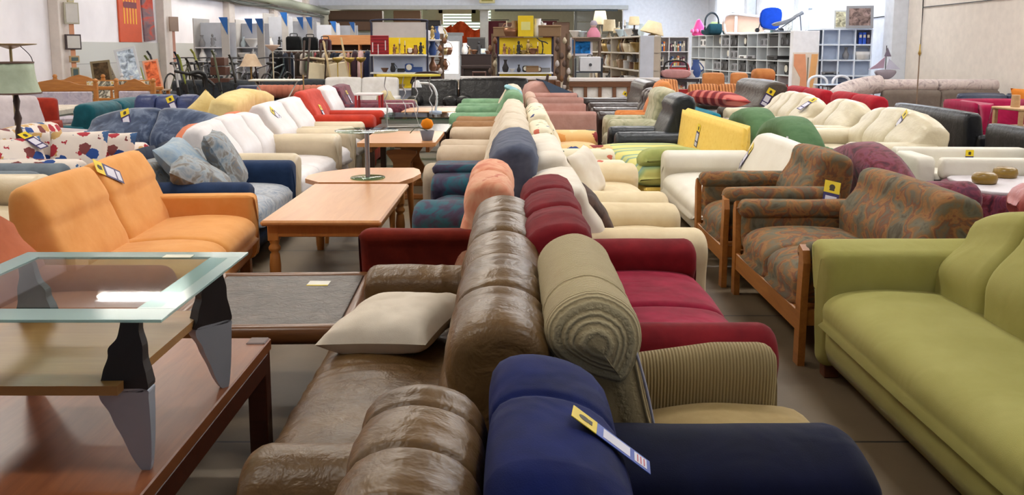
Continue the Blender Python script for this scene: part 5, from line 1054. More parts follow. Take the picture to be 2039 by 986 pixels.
# the long beige shelf on the right, facing the passage
t = empty('shelf_unit', (3.02, 23.4, 0), R(3.66), 'long beige shelf unit loaded with baskets and lampshades', 'shelf unit')
BGE = P((196, 186, 170), .6)
MB().box(.0, .03, -3.4, 3.9, .1, 1.80, .004).build('back_panel', BGE, t)
for z in (1.80, 1.43, 1.04, .62): MB().box(-.45, 0, -3.4, 3.9, z - .035, z, .004).build('shelf', P((216, 208, 196), .5), t)
for yy in (-3.4, 0.2, 3.86): MB().box(-.45, 0.03, yy, yy + .04, .1, 1.78, .004).build('upright', BGE, t)
MB().box(-.44, -.14, -3.46, -3.42, .1, 1.80, .004).build('end_panel', P((206, 214, 228), .5), t)
kk = ('basket', 'bowl', 'jug', 'box', 'vase', 'figurine'); cc_ = ('wooden', 'brass', 'grey', 'black', 'clay', 'cream', 'wooden', 'white', 'cream')
for z, nm in ((1.43, 'upper'), (1.04, 'middle'), (.62, 'lower')):
    for half, (ya, yb3) in (('near half', (20.4, 23.2)), ('far half', (23.4, 27.0))):
        row([(rnd.choice(kk), rnd.choice(cc_), rnd.uniform(.18, .32)) for _ in range(10)], 2.98 if half == 'near half' else 2.79, 2.8 if half == 'near half' else 2.56, ya, z, 'on the beige shelf, %s board, %s' % (nm, half), yb3)
# lampshades and small lamps on its top
CRS = fabric('cream_shade', (222, 206, 172), (208, 188, 150), sheen=0)
def table_lamp(x, y_, z, r0, r1, h, stem, lb, m=CRS, tilt=0):
    t = empty('table_lamp', (x, y_, z), 0, lb, 'lamp')
    if stem: MB().lathe((0, 0, 0), [(.08, 0), (.08, .02), (.02, .04), (.05, .4 * stem), (.015, .8 * stem), (.015, stem + .02)], 12).build('base', P((150, 130, 100), .5), t)
    o_ = MB().lathe((0, 0, 0), [(r0, 0), (r1, h), (r1 - .006, h), (r0 - .006, 0)], 20).build('lamp_shade', m, t, (0, 0, stem)); o_.rotation_euler = (0, R(tilt), 0)
for (x, y_, r0, r1, h, st, lb, tl) in ((2.5, 26.0, .22, .15, .38, .38, 'tall cream lampshade at the far end of the beige shelf top', 0), (2.55, 24.0, .17, .15, .3, .16, 'cream drum lampshade in front of the tall one on the beige shelf top', 0), (2.88, 21.6, .14, .11, .2, .26, 'small apricot lampshade in the middle of the beige shelf top', 0),
                                       (3.1, 20.3, .27, .15, .26, .05, 'wide tilted cream lampshade at the near end of the beige shelf top', 14), (2.66, 23.2, .10, .08, .13, .1, 'tiny pink lampshade beside the drum lampshade', 0)):
    table_lamp(x, y_, 1.802, r0, r1, h, st, lb, tilt=tl)
row([('candlestick', 'glass', .34), ('bowl', 'glass', .2), ('candlestick', 'grey', .36), ('vase', 'glass', .3), ('bowl', 'white', .2), ('candlestick', 'black', .4), ('bowl', 'black', .16), ('jug', 'glass', .2)], 2.72, 2.95, 23.6, 1.80, 'on top of the long beige shelf', 20.6)
# white end bookshelf with books
BOOKC = [(150, 64, 56), (60, 84, 130), (206, 190, 110), (226, 222, 214), (60, 58, 62), (190, 120, 76), (90, 120, 104), (160, 152, 144), (112, 70, 90)]
def bookcase(x, y_, w_, h, d_, cols, rows, lb, m=SHW, rz=0, z0=.08, th=.02, backm=None):
    t = empty('shelf_unit', (x, y_, 0), R(rz), lb, 'shelf unit')
    MB().box(-w_ / 2, w_ / 2, d_ - .012, d_, z0, h, .002).build('back_panel', backm or m, t)
    for i in range(cols + 1): xx = -w_ / 2 + w_ * i / cols; MB().box(xx - th / 2, xx + th / 2, 0, d_, z0 if 0 < i < cols else 0, h, .003).build('upright', m, t)
    for j in range(rows + 1): zz = z0 + (h - z0) * j / rows; MB().box(-w_ / 2, w_ / 2, .002, d_, zz - th / 2, zz + th / 2, .003).build('shelf', m, t)
    return t
bookcase(3.72, 21.6, .92, 1.78, .3, 2, 5, 'white bookshelf with small coloured books behind the metal side table')
nb_ = 0
def book(x, y_, z, th_, h, d_, c, lb, rz=0):
    t = empty('book', (x, y_, z), rz, lb, 'book', 'books on the white shelves')
    MB().box(0, th_, 0, d_, 0, h, .003).build('cover', P(c, .6), t); MB().box(th_ * .15, th_ * .85, -.001, .0, h * .55, h * .8, .0003).build('spine_label', P((230, 224, 200), .6), t)
CN = {(150, 64, 56): 'red', (60, 84, 130): 'blue', (206, 190, 110): 'yellow', (226, 222, 214): 'white', (60, 58, 62): 'black', (190, 120, 76): 'tan', (90, 120, 104): 'green', (160, 152, 144): 'grey', (112, 70, 90): 'plum', (200, 110, 40): 'orange', (220, 200, 60): 'bright yellow', (40, 80, 150): 'bright blue'}
RN = ('bottom', 'second lowest', 'middle', 'second highest', 'top')
for colm, (xa, xb) in enumerate(((3.28, 3.68), (3.76, 4.14))):
    for r_ in range(1, 5):
        z = .08 + .34 * r_ + .012; x = xa; k = 0
        while x < xb - .04 and k < 9:
            th_ = rnd.uniform(.025, .05); c = rnd.choice(BOOKC)
            if r_ == 4 and colm == 0: c = [(200, 110, 40), (200, 110, 40), (220, 200, 60), (40, 80, 150)][k % 4]
            book(x, 21.63, z, th_, rnd.uniform(.16, .24), .16, c, '%s book, %s, %s board, %s half of white bookshelf' % (CN[c], ORD[k], RN[r_], ('left', 'right')[colm]))
            x += th_ + .004; k += 1
# grey pigeonhole shelves with electronics
PIG = P((208, 212, 214), .6)
L_ = math.hypot(.9, 8.0); ang = math.degrees(math.atan2(-8.0, .9))
t = bookcase(0, 0, L_, 1.92, .36, 11, 5, 'long grey-white pigeonhole shelf holding radios and players', PIG, 0, .1, .03, P((176, 184, 188), .7))
t.location = (6.55, 27.0, 0); t.rotation_euler = (0, 0, R(ang))
Mx = Matrix.Translation((6.55, 27.0, 0)) @ Matrix.Rotation(R(ang), 4, 'Z')
rn5 = ('lowest', 'second lowest', 'middle', 'second highest', 'top')
for ci in range(11):
    for ri in range(5):
        if rnd.random() < (.25 if ci < 3 else .12) or (ci < 2 and ri < 2): continue
        lx = -L_ / 2 + L_ * (ci + .5) / 11; z = .1 + (1.92 - .1) * ri / 5 + .018
        n_it = 1
        p = Mx @ Vector((lx + rnd.uniform(-.06, .06), .16, 0))
        k = rnd.choice(('player', 'radio', 'radio', 'clock', 'box', 'radio')); c = rnd.choice(('black', 'grey', 'black', 'white', 'black', 'red' if ci > 7 else 'grey'))
        it = item(k, c, p.x, p.y, z, rnd.uniform(.32, .44), 'in column %s of the pigeonholes, %s row' % (('one', 'two', 'three', 'four', 'five', 'six', 'seven', 'eight', 'nine', 'ten', 'eleven')[ci], rn5[ri]), R(ang))
# white board and leaning orange-peach picture at the end of the pigeonholes
t = empty('whiteboard', (7.2, 22.35, 0), R(4), 'tall white panel at the near end of the pigeonholes', 'panel')
MB().box(-.33, .33, 0, .2, 0, 1.95, .005).build('panel', P((244, 244, 248), .5), t)
t = empty('abstract_picture', (7.18, 22.3, 0), R(4), 'tall abstract picture of peach and orange bands leaning on the white panel', 'picture')
MB().box(-.32, .32, -.03, 0, .25, 1.42, .004).build('canvas', P((228, 214, 200), .6), t)
MB().prism([(-.3, 1.38), (-.02, 1.38), (.03, .9), (.06, .3), (-.15, .3), (-.12, .8), (-.3, 1.1)], -.036, -.03, 'y').build('peach_shape', P((232, 158, 116), .6), t)
MB().prism([(.14, 1.38), (.3, 1.38), (.26, .9), (.14, .3), (.02, .3), (.1, .9)], -.036, -.03, 'y').build('peach_shape', P((236, 176, 112), .6), t)
MB().prism([(.04, 1.3), (.07, 1.3), (.06, .5), (.04, .5)], -.037, -.03, 'y').build('grey_line', P((130, 126, 110), .6), t)
# pale blue cube shelves
CUB = P((226, 236, 250), .5)  # daylight on the shelf is put into these paler tones
bookcase(7.98, 22.3, 1.5, 1.98, .36, 4, 5, 'pale blue-white cube shelf with pots and blue folders by the right wall', CUB, -14, .1, .035, P((218, 230, 250), .6))
Mx = Matrix.Translation((7.98, 22.3, 0)) @ Matrix.Rotation(R(-14), 4, 'Z')
for (ci, ri, k, c, s, lb) in ((0, 2, 'bowl', 'green', .12, 'in the second column of the pale blue cube shelf'), (2, 3, 'vase', 'grey', .26, 'wide, in the third column of the pale blue cube shelf'), (3, 3, 'basket', 'white', .24, 'in the right column of the pale blue cube shelf'), (1, 2, 'player', 'grey', .2, 'in the second column of the pale blue cube shelf'), (2, 1, 'bowl', 'blue', .2, 'low in the third column of the pale blue cube shelf')):
    p = Mx @ Vector((-.75 + 1.5 * (ci + .5) / 4, .15, 0)); item(k, c, p.x, p.y, .1 + 1.88 * ri / 5 + .02, s, lb)
for k, c in enumerate(((30, 80, 190), (40, 90, 200), (60, 50, 80))):
    p = Mx @ Vector((.46 + .09 * k, .06, 0)); book(p.x, p.y, .1 + 1.88 * 4 / 5 + .02, .075, .28, .24, c, ('bright blue folder, left of three in the top right cube', 'blue folder, middle of three in the top right cube', 'dark violet folder, right of three in the top right cube')[k], R(-14))
# things on top of the pigeonholes
def on_top(f_, off=.15):  # f_ 0 = far end
    p = Matrix.Translation((6.55, 27.0, 0)) @ Matrix.Rotation(R(ang), 4, 'Z') @ Vector((-L_ / 2 + L_ * f_, off, 0)); return p.x, p.y
x, y_ = on_top(.03); t = empty('toy_heap', (x, y_, 1.94), 0, 'bright pink toy horse with pink roller skates on the far end of the pigeonholes', 'toy')
MB().loft([(-.2, 0), (.22, 0), (.2, .2), (.05, .5), (-.05, .52), (-.16, .25)], -.12, .12, 'y', 22, 5, .06).build('body', P((236, 70, 150), .5), t)
for k in range(5): MB().lathe((-.25 + .15 * k, -.2, .08), [(0, 0), (.06, .02), (.07, .08), (.03, .13)], 8).build('wheel', P((240, 120, 180), .5), t)
x, y_ = on_top(.32); t = empty('car_seat_heap', (x, y_, 1.94), R(10), 'two dark green baby car seats with looped carrying handles on the pigeonholes', 'baby seat')
for k in (-.35, .35):
    MB().loft([(-.28, 0), (.28, 0), (.34, .16), (.1, .12), (-.2, .3), (-.34, .3)], k - .22, k + .22, 'y', 22, 6, .06, xf=TM(0, 0, 0, 0, 0, 90)).build('seat', F((26, 64, 74)), t)
    MB().tube([(k - .22, 0, .1), (k - .2, 0, .5), (k, 0, .66), (k + .2, 0, .5), (k + .22, 0, .1)], .03, 8).build('handle', P((20, 34, 44), .5), t)
x, y_ = on_top(.22, .2); t = empty('baby_gear', (x, y_, 1.94), 0, 'pale green folded baby bouncer beside the dark green car seats', 'baby seat'); MB().loft([(-.2, 0), (.2, 0), (.25, .3), (-.1, .4)], -.15, .15, 'x', 20, 4, .05).build('shell', P((170, 200, 130), .5), t)
x, y_ = on_top(.46); item('bowl', 'red', x, y_, 1.94, .3, 'with broad rim on the pigeonholes beside the car seats')
x, y_ = on_top(.56); t = empty('baby_bathtub', (x, y_, 1.94), R(-20), 'white and pink baby bathtub standing on its side on the pigeonholes', 'bathtub')
sh2 = [(-.55, 0), (.45, 0), (.55, .12), (.5, .42), (.2, .5), (-.55, .52)]
MB().prism([tuple(q) for q in catmull(sh2, True, 4)], -.02, .16, 'y').build('tub', P((216, 178, 156), .5), t)
MB().tube([(a, -.03, b) for a, b in sh2 + sh2[:1]], .035, 8).build('rim', P((236, 232, 232), .4), t); MB().box(-.3, -.22, -.05, -.02, 0, .5, .01).build('divider', P((236, 232, 232), .4), t)
x, y_ = on_top(.80); t = empty('folding_stroller', (x, y_, 1.94), R(10), 'bright blue fabric baby stroller on the near part of the pigeonholes', 'stroller')
MB().loft([(-.28, .15), (.2, .12), (.26, .62), (-.26, .6)], -.03, .06, 'y', 22, 4, .03).build('seat', fabric('royal_blue', (24, 74, 190)), t)
for a, b in (((-.4, 0, 0), (-.2, 0, .6)), ((.3, 0, 0), (-.1, 0, .5)), ((-.3, -.1, .1), (.35, -.1, .02))): MB().cyl(a, b, .014, .014, 8).build('bar', P((60, 62, 70), .4), t)
for a in (-.4, .3): MB().cyl((a, -.02, .06), (a, .02, .06), .06, .06, 12).build('wheel', BLK, t)
x, y_ = on_top(.93); t = empty('baby_bouncer', (x, y_, 1.94), R(-20), 'light grey baby bouncer on wire legs at the near end of the pigeonholes', 'baby seat')
MB().loft([(-.35, .15), (-.05, .2), (.35, .46), (.38, .5), (0, .32), (-.36, .22)], -.16, .16, 'y', 24, 6, .05).build('seat', F((170, 172, 176)), t)
for a, b in (((-.3, 0, 0), (.2, 0, .35)), ((.35, 0, 0), (.3, 0, .45)), ((-.35, 0, .01), (.4, 0, .01))): MB().cyl(a, b, .014, .014, 8).build('leg', P((110, 112, 120), .4), t)
# pictures on the right wall shelf line
def frame_pic(x, y_, z, w_, h, rz, rx, lb, cf, cp, name='framed_picture', group=None, th=.03):
    t = empty(name, (x, y_, z), 0, lb, 'picture', group); t.rotation_euler = (R(rx), 0, R(rz))
    MB().box(-w_ / 2, w_ / 2, 0, th, 0, h, .004).build('frame', P(cf, .5), t)
    b_ = min(w_, h) * .12; MB().box(-w_ / 2 + b_, w_ / 2 - b_, -.003, 0, b_, h - b_, .001).build('picture', patterned('print_%02x%02x%02x' % cp, [(0.3, shade(cp, .55)), (0.5, cp), (0.7, shade(cp, 1.35))], 8, 1), t)
    return t
frame_pic(8.35, 22.0, 2.0, .62, .55, -14, -12, 'grey framed picture of a town leaning on top of the pale blue cube shelf', (150, 150, 154), (130, 110, 104))
frame_pic(8.0, 22.3, 2.0, .3, .45, -14, -12, 'pale picture beside the grey framed one on the cube shelf', (200, 204, 204), (196, 190, 160))
frame_pic(8.95, 31.4, 1.96, .5, .5, -80, 0, 'small dark green picture against the white wall behind the bathtub', (190, 198, 206), (60, 92, 92))
frame_pic(8.95, 29.6, 1.96, .5, .46, -80, 0, 'pale empty frame against the white wall behind the bathtub', (180, 190, 196), (214, 218, 214))
# metal side table with red goods, white chairs, black tables
leg_table('side_table', 3.75, 20.4, 1.0, .5, .88, P((196, 198, 206), .5), P((60, 62, 70), .4), 'metal side table with tagged rim in front of the white bookshelf', lr=.015)
leg_table('side_table', 3.9, 19.6, .8, .4, .5, P((206, 206, 216), .5), P((60, 62, 70), .4), 'low white table with red goods in front of the metal side table', lr=.015)
row([('box', 'blue', .16), ('box', 'cream', .22), ('basket', 'red', .3), ('box', 'white', .2), ('jug', 'blue', .34)], 3.3, 4.2, 20.35, .88, 'on the metal side table')
row([('box', 'red', .18), ('bowl', 'red', .16), ('box', 'black', .14)], 3.6, 4.2, 19.55, .5, 'on the low white table')
t = empty('open_bag', (3.62, 20.15, .885), 0, 'black looped handle bag with pink goods on the metal side table', 'bag'); MB().loft([(-.25, 0), (.25, 0), (.28, .16), (-.28, .16)], -.12, .1, 'y', 22, 4, .04).build('body', F((200, 150, 150)), t); MB().tube([(-.26, -.02, .12), (-.2, -.02, .34), (.2, -.02, .34), (.26, -.02, .12)], .02, 8).build('handle', BLK, t)
leg_table('side_table', 6.65, 18.6, .56, .4, .78, P((60, 52, 56), .3), P((150, 150, 156), .3, .6), 'small black-topped metal table left of the stained glass lamp', lr=.012)
leg_table('side_table', 7.6, 18.4, .75, .4, .86, P((48, 44, 50), .3), P((150, 150, 156), .3, .6), 'black-topped metal table carrying the stained glass lamp', lr=.012)
def cafe_chair(x, y_, rz, lb, c=(232, 236, 244)):
    t = empty('cafe_chair', (x, y_, 0), R(rz), lb, 'chair', 'white cafe chairs by the cube shelf'); m = P(c, .4)
    MB().lathe((0, 0, .43), [(0, 0), (.2, 0), (.21, .02), (0, .04)], 18).build('seat', m, t)
    MB().tube([(-.2, .16, .45), (-.2, .2, .8), (0, .22, .9), (.2, .2, .8), (.2, .16, .45)], .03, 8).build('backrest', m, t)
    for a in (-.16, .16):
        for b in (-.15, .15): MB().cyl((a * 1.2, b * 1.2, 0), (a, b, .44), .014, .014, 8).build('leg', m, t)
for x, y_, rz, lb in ((6.9, 20.3, 0, 'white rounded cafe chair, left of the three before the cube shelf'), (7.5, 20.4, 10, 'white rounded cafe chair, middle of the three before the cube shelf'), (8.1, 20.0, -10, 'white rounded cafe chair, right of the three before the cube shelf')): cafe_chair(x, y_, rz, lb)
leg_table('cafe_table', 7.1, 19.9, .8, .6, .74, P((214, 230, 250), .3), P((220, 226, 236), .4), 'pale round-edged cafe table among the white chairs', lr=.015)
t = empty('stained_glass_lamp', (7.55, 18.4, .862), 0, 'stained glass sailing ship lamp in violet and black on the black table', 'lamp')
GV = P((176, 150, 172), .3); 
MB().loft([(-.1, .06), (.1, .06), (.2, .22), (-.2, .22)], -.06, .06, 'y', 24, 4, .03).build('hull', P((150, 140, 150), .3), t)
MB().prism([(-.34, .24), (-.04, .27), (-.02, .5), (-.2, .34)], -.012, .012, 'y').build('sail', GV, t); MB().prism([(.0, .25), (.3, .24), (.06, .46)], -.012, .012, 'y').build('sail', P((200, 200, 220), .3), t); MB().prism([(-.04, .5), (.1, .5), (.02, .68)], -.012, .012, 'y').build('sail', P((120, 110, 130), .3), t)
MB().cyl((0, 0, .2), (0, 0, .72), .008, .008, 6).build('mast', BLK, t); MB().lathe((0, 0, 0), [(.1, 0), (.1, .015), (.03, .04), (.03, .07)], 12).build('base', P((44, 38, 44), .4), t)
t = empty('floor_lamp', (7.15, 16.0, 0), 0, 'thin brass floor lamp stem in front of the stained glass lamp', 'floor lamp'); MB().cyl((0, 0, 0), (0, 0, 1.5), .012, .012, 8).build('pole', P((150, 130, 110), .4, .5), t); MB().lathe((0, 0, 1.4), [(.01, 0), (.03, .04), (.015, .1), (.01, .2)], 8).build('finial', P((190, 160, 90), .3, .6), t); MB().lathe((0, 0, 0), [(.12, 0), (.12, .02), (.01, .04)], 12).build('base', P((150, 130, 110), .4, .5), t)
# white boxes and picture left of the beige shelf
t = empty('storage_rack', (1.75, 20.9, 0), 0, 'dark metal rack with white cash box between carpets and beige shelf', 'rack')
for z in (1.0, .62): MB().box(-.3, .3, -.2, .2, z - .03, z, .004).build('shelf', P((60, 68, 84), .5), t)
for sx in (-1, 1): MB().box(sx * .3 - .015, sx * .3 + .015, -.2, .2, 0, 1.3, .004).build('side', P((50, 56, 66), .5), t)
t = empty('storage_box', (1.78, 20.85, 1.002), 0, 'white storage box with round dark knob on the dark metal rack', 'box'); MB().box(-.24, .24, -.18, .18, 0, .33, .01).build('body', P((220, 222, 228), .4), t); MB().cyl((0, -.18, .15), (0, -.2, .15), .035, .035, 12).build('knob', P((60, 62, 70), .4), t); MB().tube([(-.05, 0, .33), (-.04, 0, .37), (.04, 0, .37), (.05, 0, .33)], .01, 6).build('handle', BLK, t)
frame_pic(1.62, 21.3, 1.35, .52, .42, 0, -6, 'framed print of blue water with red edge above the white storage box', (214, 210, 220), (30, 104, 170))
t = empty('doll', (1.9, 21.3, 1.78), 0, 'pink and white doll sitting on the boxes left of the lampshades', 'doll'); MB().lathe((0, 0, 0), [(.16, 0), (.15, .1), (.07, .22)], 12).build('dress', P((196, 120, 140), .7), t); MB().lathe((0, 0, .2), [(0, 0), (.07, .05), (.07, .12), (0, .17)], 12).build('head', P((220, 190, 180), .6), t); MB().lathe((0, .01, .27), [(.08, 0), (.085, .05), (.05, .11), (0, .12)], 12).build('hair', P((150, 140, 150), .8), t)
leg_table('side_table', 1.75, 21.4, .7, .4, 1.78, P((150, 130, 112), .6), P((110, 90, 76), .6), 'tall brown stand carrying the doll and glass bowls', lr=.02)
row([('bowl', 'white', .16), ('bowl', 'glass', .14)], 1.4, 1.7, 21.4, 1.78, 'on the tall brown stand beside the doll')
# ================================================================= the hall beyond
t = empty('upright_piano', (-1.55, 39.5, 0), 0, 'dark upright piano in the opening to the next hall', 'piano')
PN = P((34, 20, 20), .3)
MB().box(-.65, .65, 0, .4, 0, 1.22, .02).build('case', PN, t); MB().box(-.65, .65, -.25, 0, .62, .76, .02).build('keyboard_shelf', PN, t); MB().box(-.58, .58, -.24, -.02, .76, .775, .003).build('keys', P((70, 50, 44), .4), t)
for s in (-1, 1): MB().box(s * .6 - .05, s * .6 + .05, -.24, -.16, 0, .62, .01).build('leg', PN, t)
MB().box(-.68, .68, -.02, .42, 1.2, 1.24, .01).build('lid', PN, t)
t = empty('piano_stool', (-1.4, 38.9, 0), 0, 'small brown wooden stool in front of the piano', 'stool'); MB().box(-.3, .3, -.2, .2, .46, .52, .01).build('seat', P((80, 50, 40), .4), t)
for a in (-1, 1):
    for b in (-1, 1): MB().box(a * .27 - .02, a * .27 + .02, b * .17 - .02, b * .17 + .02, 0, .46).build('leg', P((80, 50, 40), .4), t)
row([('jug', 'white', .42), ('figurine', 'wooden', .3), ('bowl', 'copper', .2), ('figurine', 'black', .5), ('clock', 'glass', .3), ('bowl', 'clay', .16)], -2.15, -.95, 39.7, 1.24, 'on the piano')
t = empty('display_cabinet', (-2.95, 43.5, 0), 0, 'brightly lit white glass cabinet in the next hall beside the piano', 'cabinet')
MB().box(-.5, .45, 0, .4, 0, 1.84, .01).build('frame', P((226, 224, 222), .5), t)
MB().box(-.45, .38, -.01, 0, .3, 1.8, .002).build('lit_pane', plain('lit_pane', (255, 252, 246), .4, 0, 1.8), t)
for z in (.75, 1.1, 1.45): MB().box(-.45, .38, -.03, -.01, z, z + .02, .002).build('glass_shelf', P((150, 160, 160), .4), t)
ORD_ = fabric('orange_cloth', (222, 92, 44), (190, 70, 32), fold=.8)
t = empty('curtain', (-2.5, 46.5, 0), 0, 'orange cloth draped in swags below the slatted hall windows', 'curtain')
V = []; nx, nz = 60, 14
for j in range(nz):
    for i in range(nx):
        u = i / (nx - 1); x = -1.6 + 3.0 * u; top = 2.85 - .45 * (math.sin(u * 2 * PI * 1.0) ** 2) + .15 * (abs(u - .3) < .05); v = j / (nz - 1)
        V.append((x, .09 * math.sin(x * 14) + .04 * math.sin(x * 31 + j), top * (1 - v) + 1.2 * v))
Fq = [(j * nx + i, j * nx + i + 1, (j + 1) * nx + i + 1, (j + 1) * nx + i) for j in range(nz - 1) for i in range(nx - 1)]
o = MB().add(V, Fq).build('cloth', ORD_, t); sm = o.modifiers.new('solid', 'SOLIDIFY'); sm.thickness = .02
t = empty('roller_window', (-3.1, 51.9, 0), 0, 'wide slatted window with pale light behind in the back wall of the next hall', 'window')
MB().box(-1.9, 1.9, 0, .05, 2.4, 3.6, .01).build('lit_pane', plain('lit_slats', (214, 226, 214), .5, 0, 1.1), t)
for k in range(7): MB().box(-1.9, 1.9, -.06, 0, 2.42 + .17 * k, 2.47 + .17 * k, .005).build('slat', P((70, 76, 66), .6), t)
GB = P((120, 134, 96), .6); GB2 = P((176, 186, 160), .6)
for i, (x, z, w_, h, m, lb) in enumerate(((-4.2, 2.75, 1.1, .9, GB2, 'pale green wall box left of the slatted window'), (-1.7, 2.9, .9, .9, GB, 'olive green wall box right of the slatted window'), (-2.9, 3.3, 2.0, .5, GB2, 'pale wall box above the slatted window'), (-4.4, 2.1, 1.0, .6, P((170, 190, 40), .5), 'lime coloured wall box above the orange cloth'))):
    o = empty('wall_box', (x, 48.5, z), 0, lb, 'wall box'); MB().box(-w_ / 2, w_ / 2, 0, .4, 0, h, .02).build('case', m, o)
    for a in (-.3, .3): MB().cyl((a * w_, -.02, h - .12), (a * w_, .0, h - .12), .06, .06, 10).build('hook', P((90, 96, 88), .5), o)
t = empty('hall_pillar', (-1.35, 44.5, 0), 0, 'pale square pillar between orange cloth and maroon cloth', 'pillar'); MB().box(-.2, .2, -.2, .2, 0, 3.6, .01).build('shaft', P((200, 198, 190), .7), t); MB().box(-.26, .26, -.26, .26, 3.3, 3.6, .01).build('capital', P((190, 188, 180), .7), t)
t = empty('dark_board', (-1.75, 43.9, 0), 0, 'dark grey upright board behind the piano', 'board'); MB().box(-.4, .45, 0, .05, 0, 2.0, .005).build('panel', P((74, 70, 68), .7), t); MB().box(-.42, .47, -.01, .0, 1.96, 2.02, .003).build('edge', P((120, 116, 110), .7), t)
MAR = P((92, 24, 34), .8)
for x, w_, lb in ((-.75, 1.0, 'maroon cloth hanging left of the brown cabinet in the next hall'), (1.9, .7, 'maroon cloth hanging right of the yellow box in the next hall')):
    o = empty('wall_cloth', (x, 46, 0), 0, lb, 'curtain'); MB().box(-w_ / 2, w_ / 2, 0, .03, 1.0, 2.85, .005).build('cloth', MAR, o); MB().cyl((-w_ / 2 - .1, 0, 2.9), (w_ / 2 + .1, 0, 2.9), .02, .02, 8).build('rod', BLK, o)
t = empty('cabinet', (-.05, 43.6, 0), 0, 'tall brown wooden cabinet with white ornaments behind the right yellow unit', 'cabinet'); CB = P((86, 48, 36), .5)
MB().box(-.6, .6, 0, .5, 0, 2.7, .02).build('body', CB, t)
for s in (-1, 1): MB().box(s * .29 - .27, s * .29 + .27, -.02, 0, .1, 2.5, .005).build('door', P((98, 56, 42), .5), t)
t = empty('cabinet', (2.4, 44.5, 0), 0, 'brown wooden cabinet at the right side of the hall opening', 'cabinet'); MB().box(-.4, .4, 0, .5, 0, 2.75, .02).build('body', P((104, 70, 44), .5), t); MB().box(-.36, .36, -.02, 0, .1, 2.6, .005).build('door', P((112, 78, 50), .5), t)
t = empty('garage_door', (4.2, 45.5, 0), 0, 'grey sectional garage door right of the hall opening', 'door')
for k in range(6): MB().box(-1.0, 1.6, 0, .05, .05 + .55 * k, .57 + .55 * k, .01).build('panel', P((152, 150, 138), .6), t)
MB().box(-1.12, -1.0, -.05, .08, 0, 3.4, .01).build('frame', P((120, 120, 112), .6), t)
MB_p = MB(); MB_p.tube([(-.8, 42.55, 3.24), (4.9, 42.55, 3.24)], .05, 8, False); tag(MB_p.build('pipe', P((60, 66, 66), .5)), 'long dark pipe across the hall opening below the beam', 'pipe')
# boxes and cupboards stored at the back left
for i, (x, y_, z, w_, h, c, lb) in enumerate(((-7.6, 44.5, 2.35, 2.6, .95, (104, 76, 56), 'big brown wooden crate under the hall ceiling, left'), (-5.1, 44.5, 2.4, 1.3, .9, (120, 88, 60), 'tan cardboard crate under the hall ceiling, middle'), (-4.0, 44.7, 2.3, 1.0, .55, (50, 44, 40), 'dark trunk under the hall ceiling beside the tan crate'), (-5.5, 44.2, 2.25, 2.0, .1, (60, 40, 30), 'long dark plank below the crates'))):
    o = empty('crate', (x, y_, z), 0, lb, 'crate'); MB().box(-w_ / 2, w_ / 2, 0, .6, 0, h, .02).build('body', P(c, .7), o); MB().box(-w_ / 2 - .02, w_ / 2 + .02, -.02, .0, h * .45, h * .55, .003).build('strap', P(shade(c, .6), .7), o)
o = empty('storage_loft', (-6.4, 44.2, 0), 0, 'white-faced storage loft platform behind the clothes rack', 'platform'); MB().box(-2.6, 4.0, 0, 1.2, 2.1, 2.25, .01).build('deck', P((150, 152, 150), .7), o); MB().box(-2.6, 4.0, -.02, .0, 0, 2.1, .01).build('front', P((172, 174, 176), .7), o)
MB().tube([(-2.2, -.1, 1.75), (3.6, -.1, 1.75)], .03, 8, False).build('rail', P((90, 92, 94), .5), o)
t = empty('cupboard', (-4.75, 28.5, 0), 0, 'light wooden cupboard with open shelves behind the clothes rack', 'cupboard')
LW = wood('light_oak', (196, 138, 90), (172, 116, 70)); MB().box(-1.15, 1.2, 0, .5, 1.62, 1.92, .01).build('top_box', LW, t)
for a in (-1.13, -.05, 1.16): MB().box(a, a + .04, 0, .5, 0, 1.62, .005).build('upright', LW, t)
for z in (.4, .9, 1.38): MB().box(-1.13, 1.2, 0, .5, z, z + .03, .004).build('shelf', LW, t)
MB().box(-1.15, 1.2, .48, .5, 0, 1.62, .004).build('back_panel', P((60, 44, 34), .7), t)
def suitcase(x, y_, z, w_, h, c, lb):
    t = empty('suitcase', (x, y_, z), 0, lb, 'suitcase', 'suitcases on the shelf behind the bicycles'); MB().loft([tuple(q) for q in rr(-w_ / 2, w_ / 2, 0, h, .06, 3)], -.13, .13, 'y', 24, 4, .04, sp=False).build('shell', F(c), t); MB().tube([(-.1, 0, h), (-.09, 0, h + .07), (.09, 0, h + .07), (.1, 0, h)], .015, 6).build('handle', BLK, t)
leg_table('side_table', -5.85, 26.4, 1.4, .5, 1.42, P((90, 60, 44), .5), WDK, 'dark table behind the bicycles carrying the suitcases', lr=.03)
suitcase(-6.3, 26.4, 1.42, .42, .44, (24, 26, 28), 'black upright suitcase, left of the pair'); suitcase(-5.83, 26.4, 1.42, .42, .42, (22, 24, 26), 'black upright suitcase, middle of the three'); suitcase(-5.4, 26.4, 1.42, .34, .36, (64, 34, 40), 'dark maroon suitcase, right of the black ones')
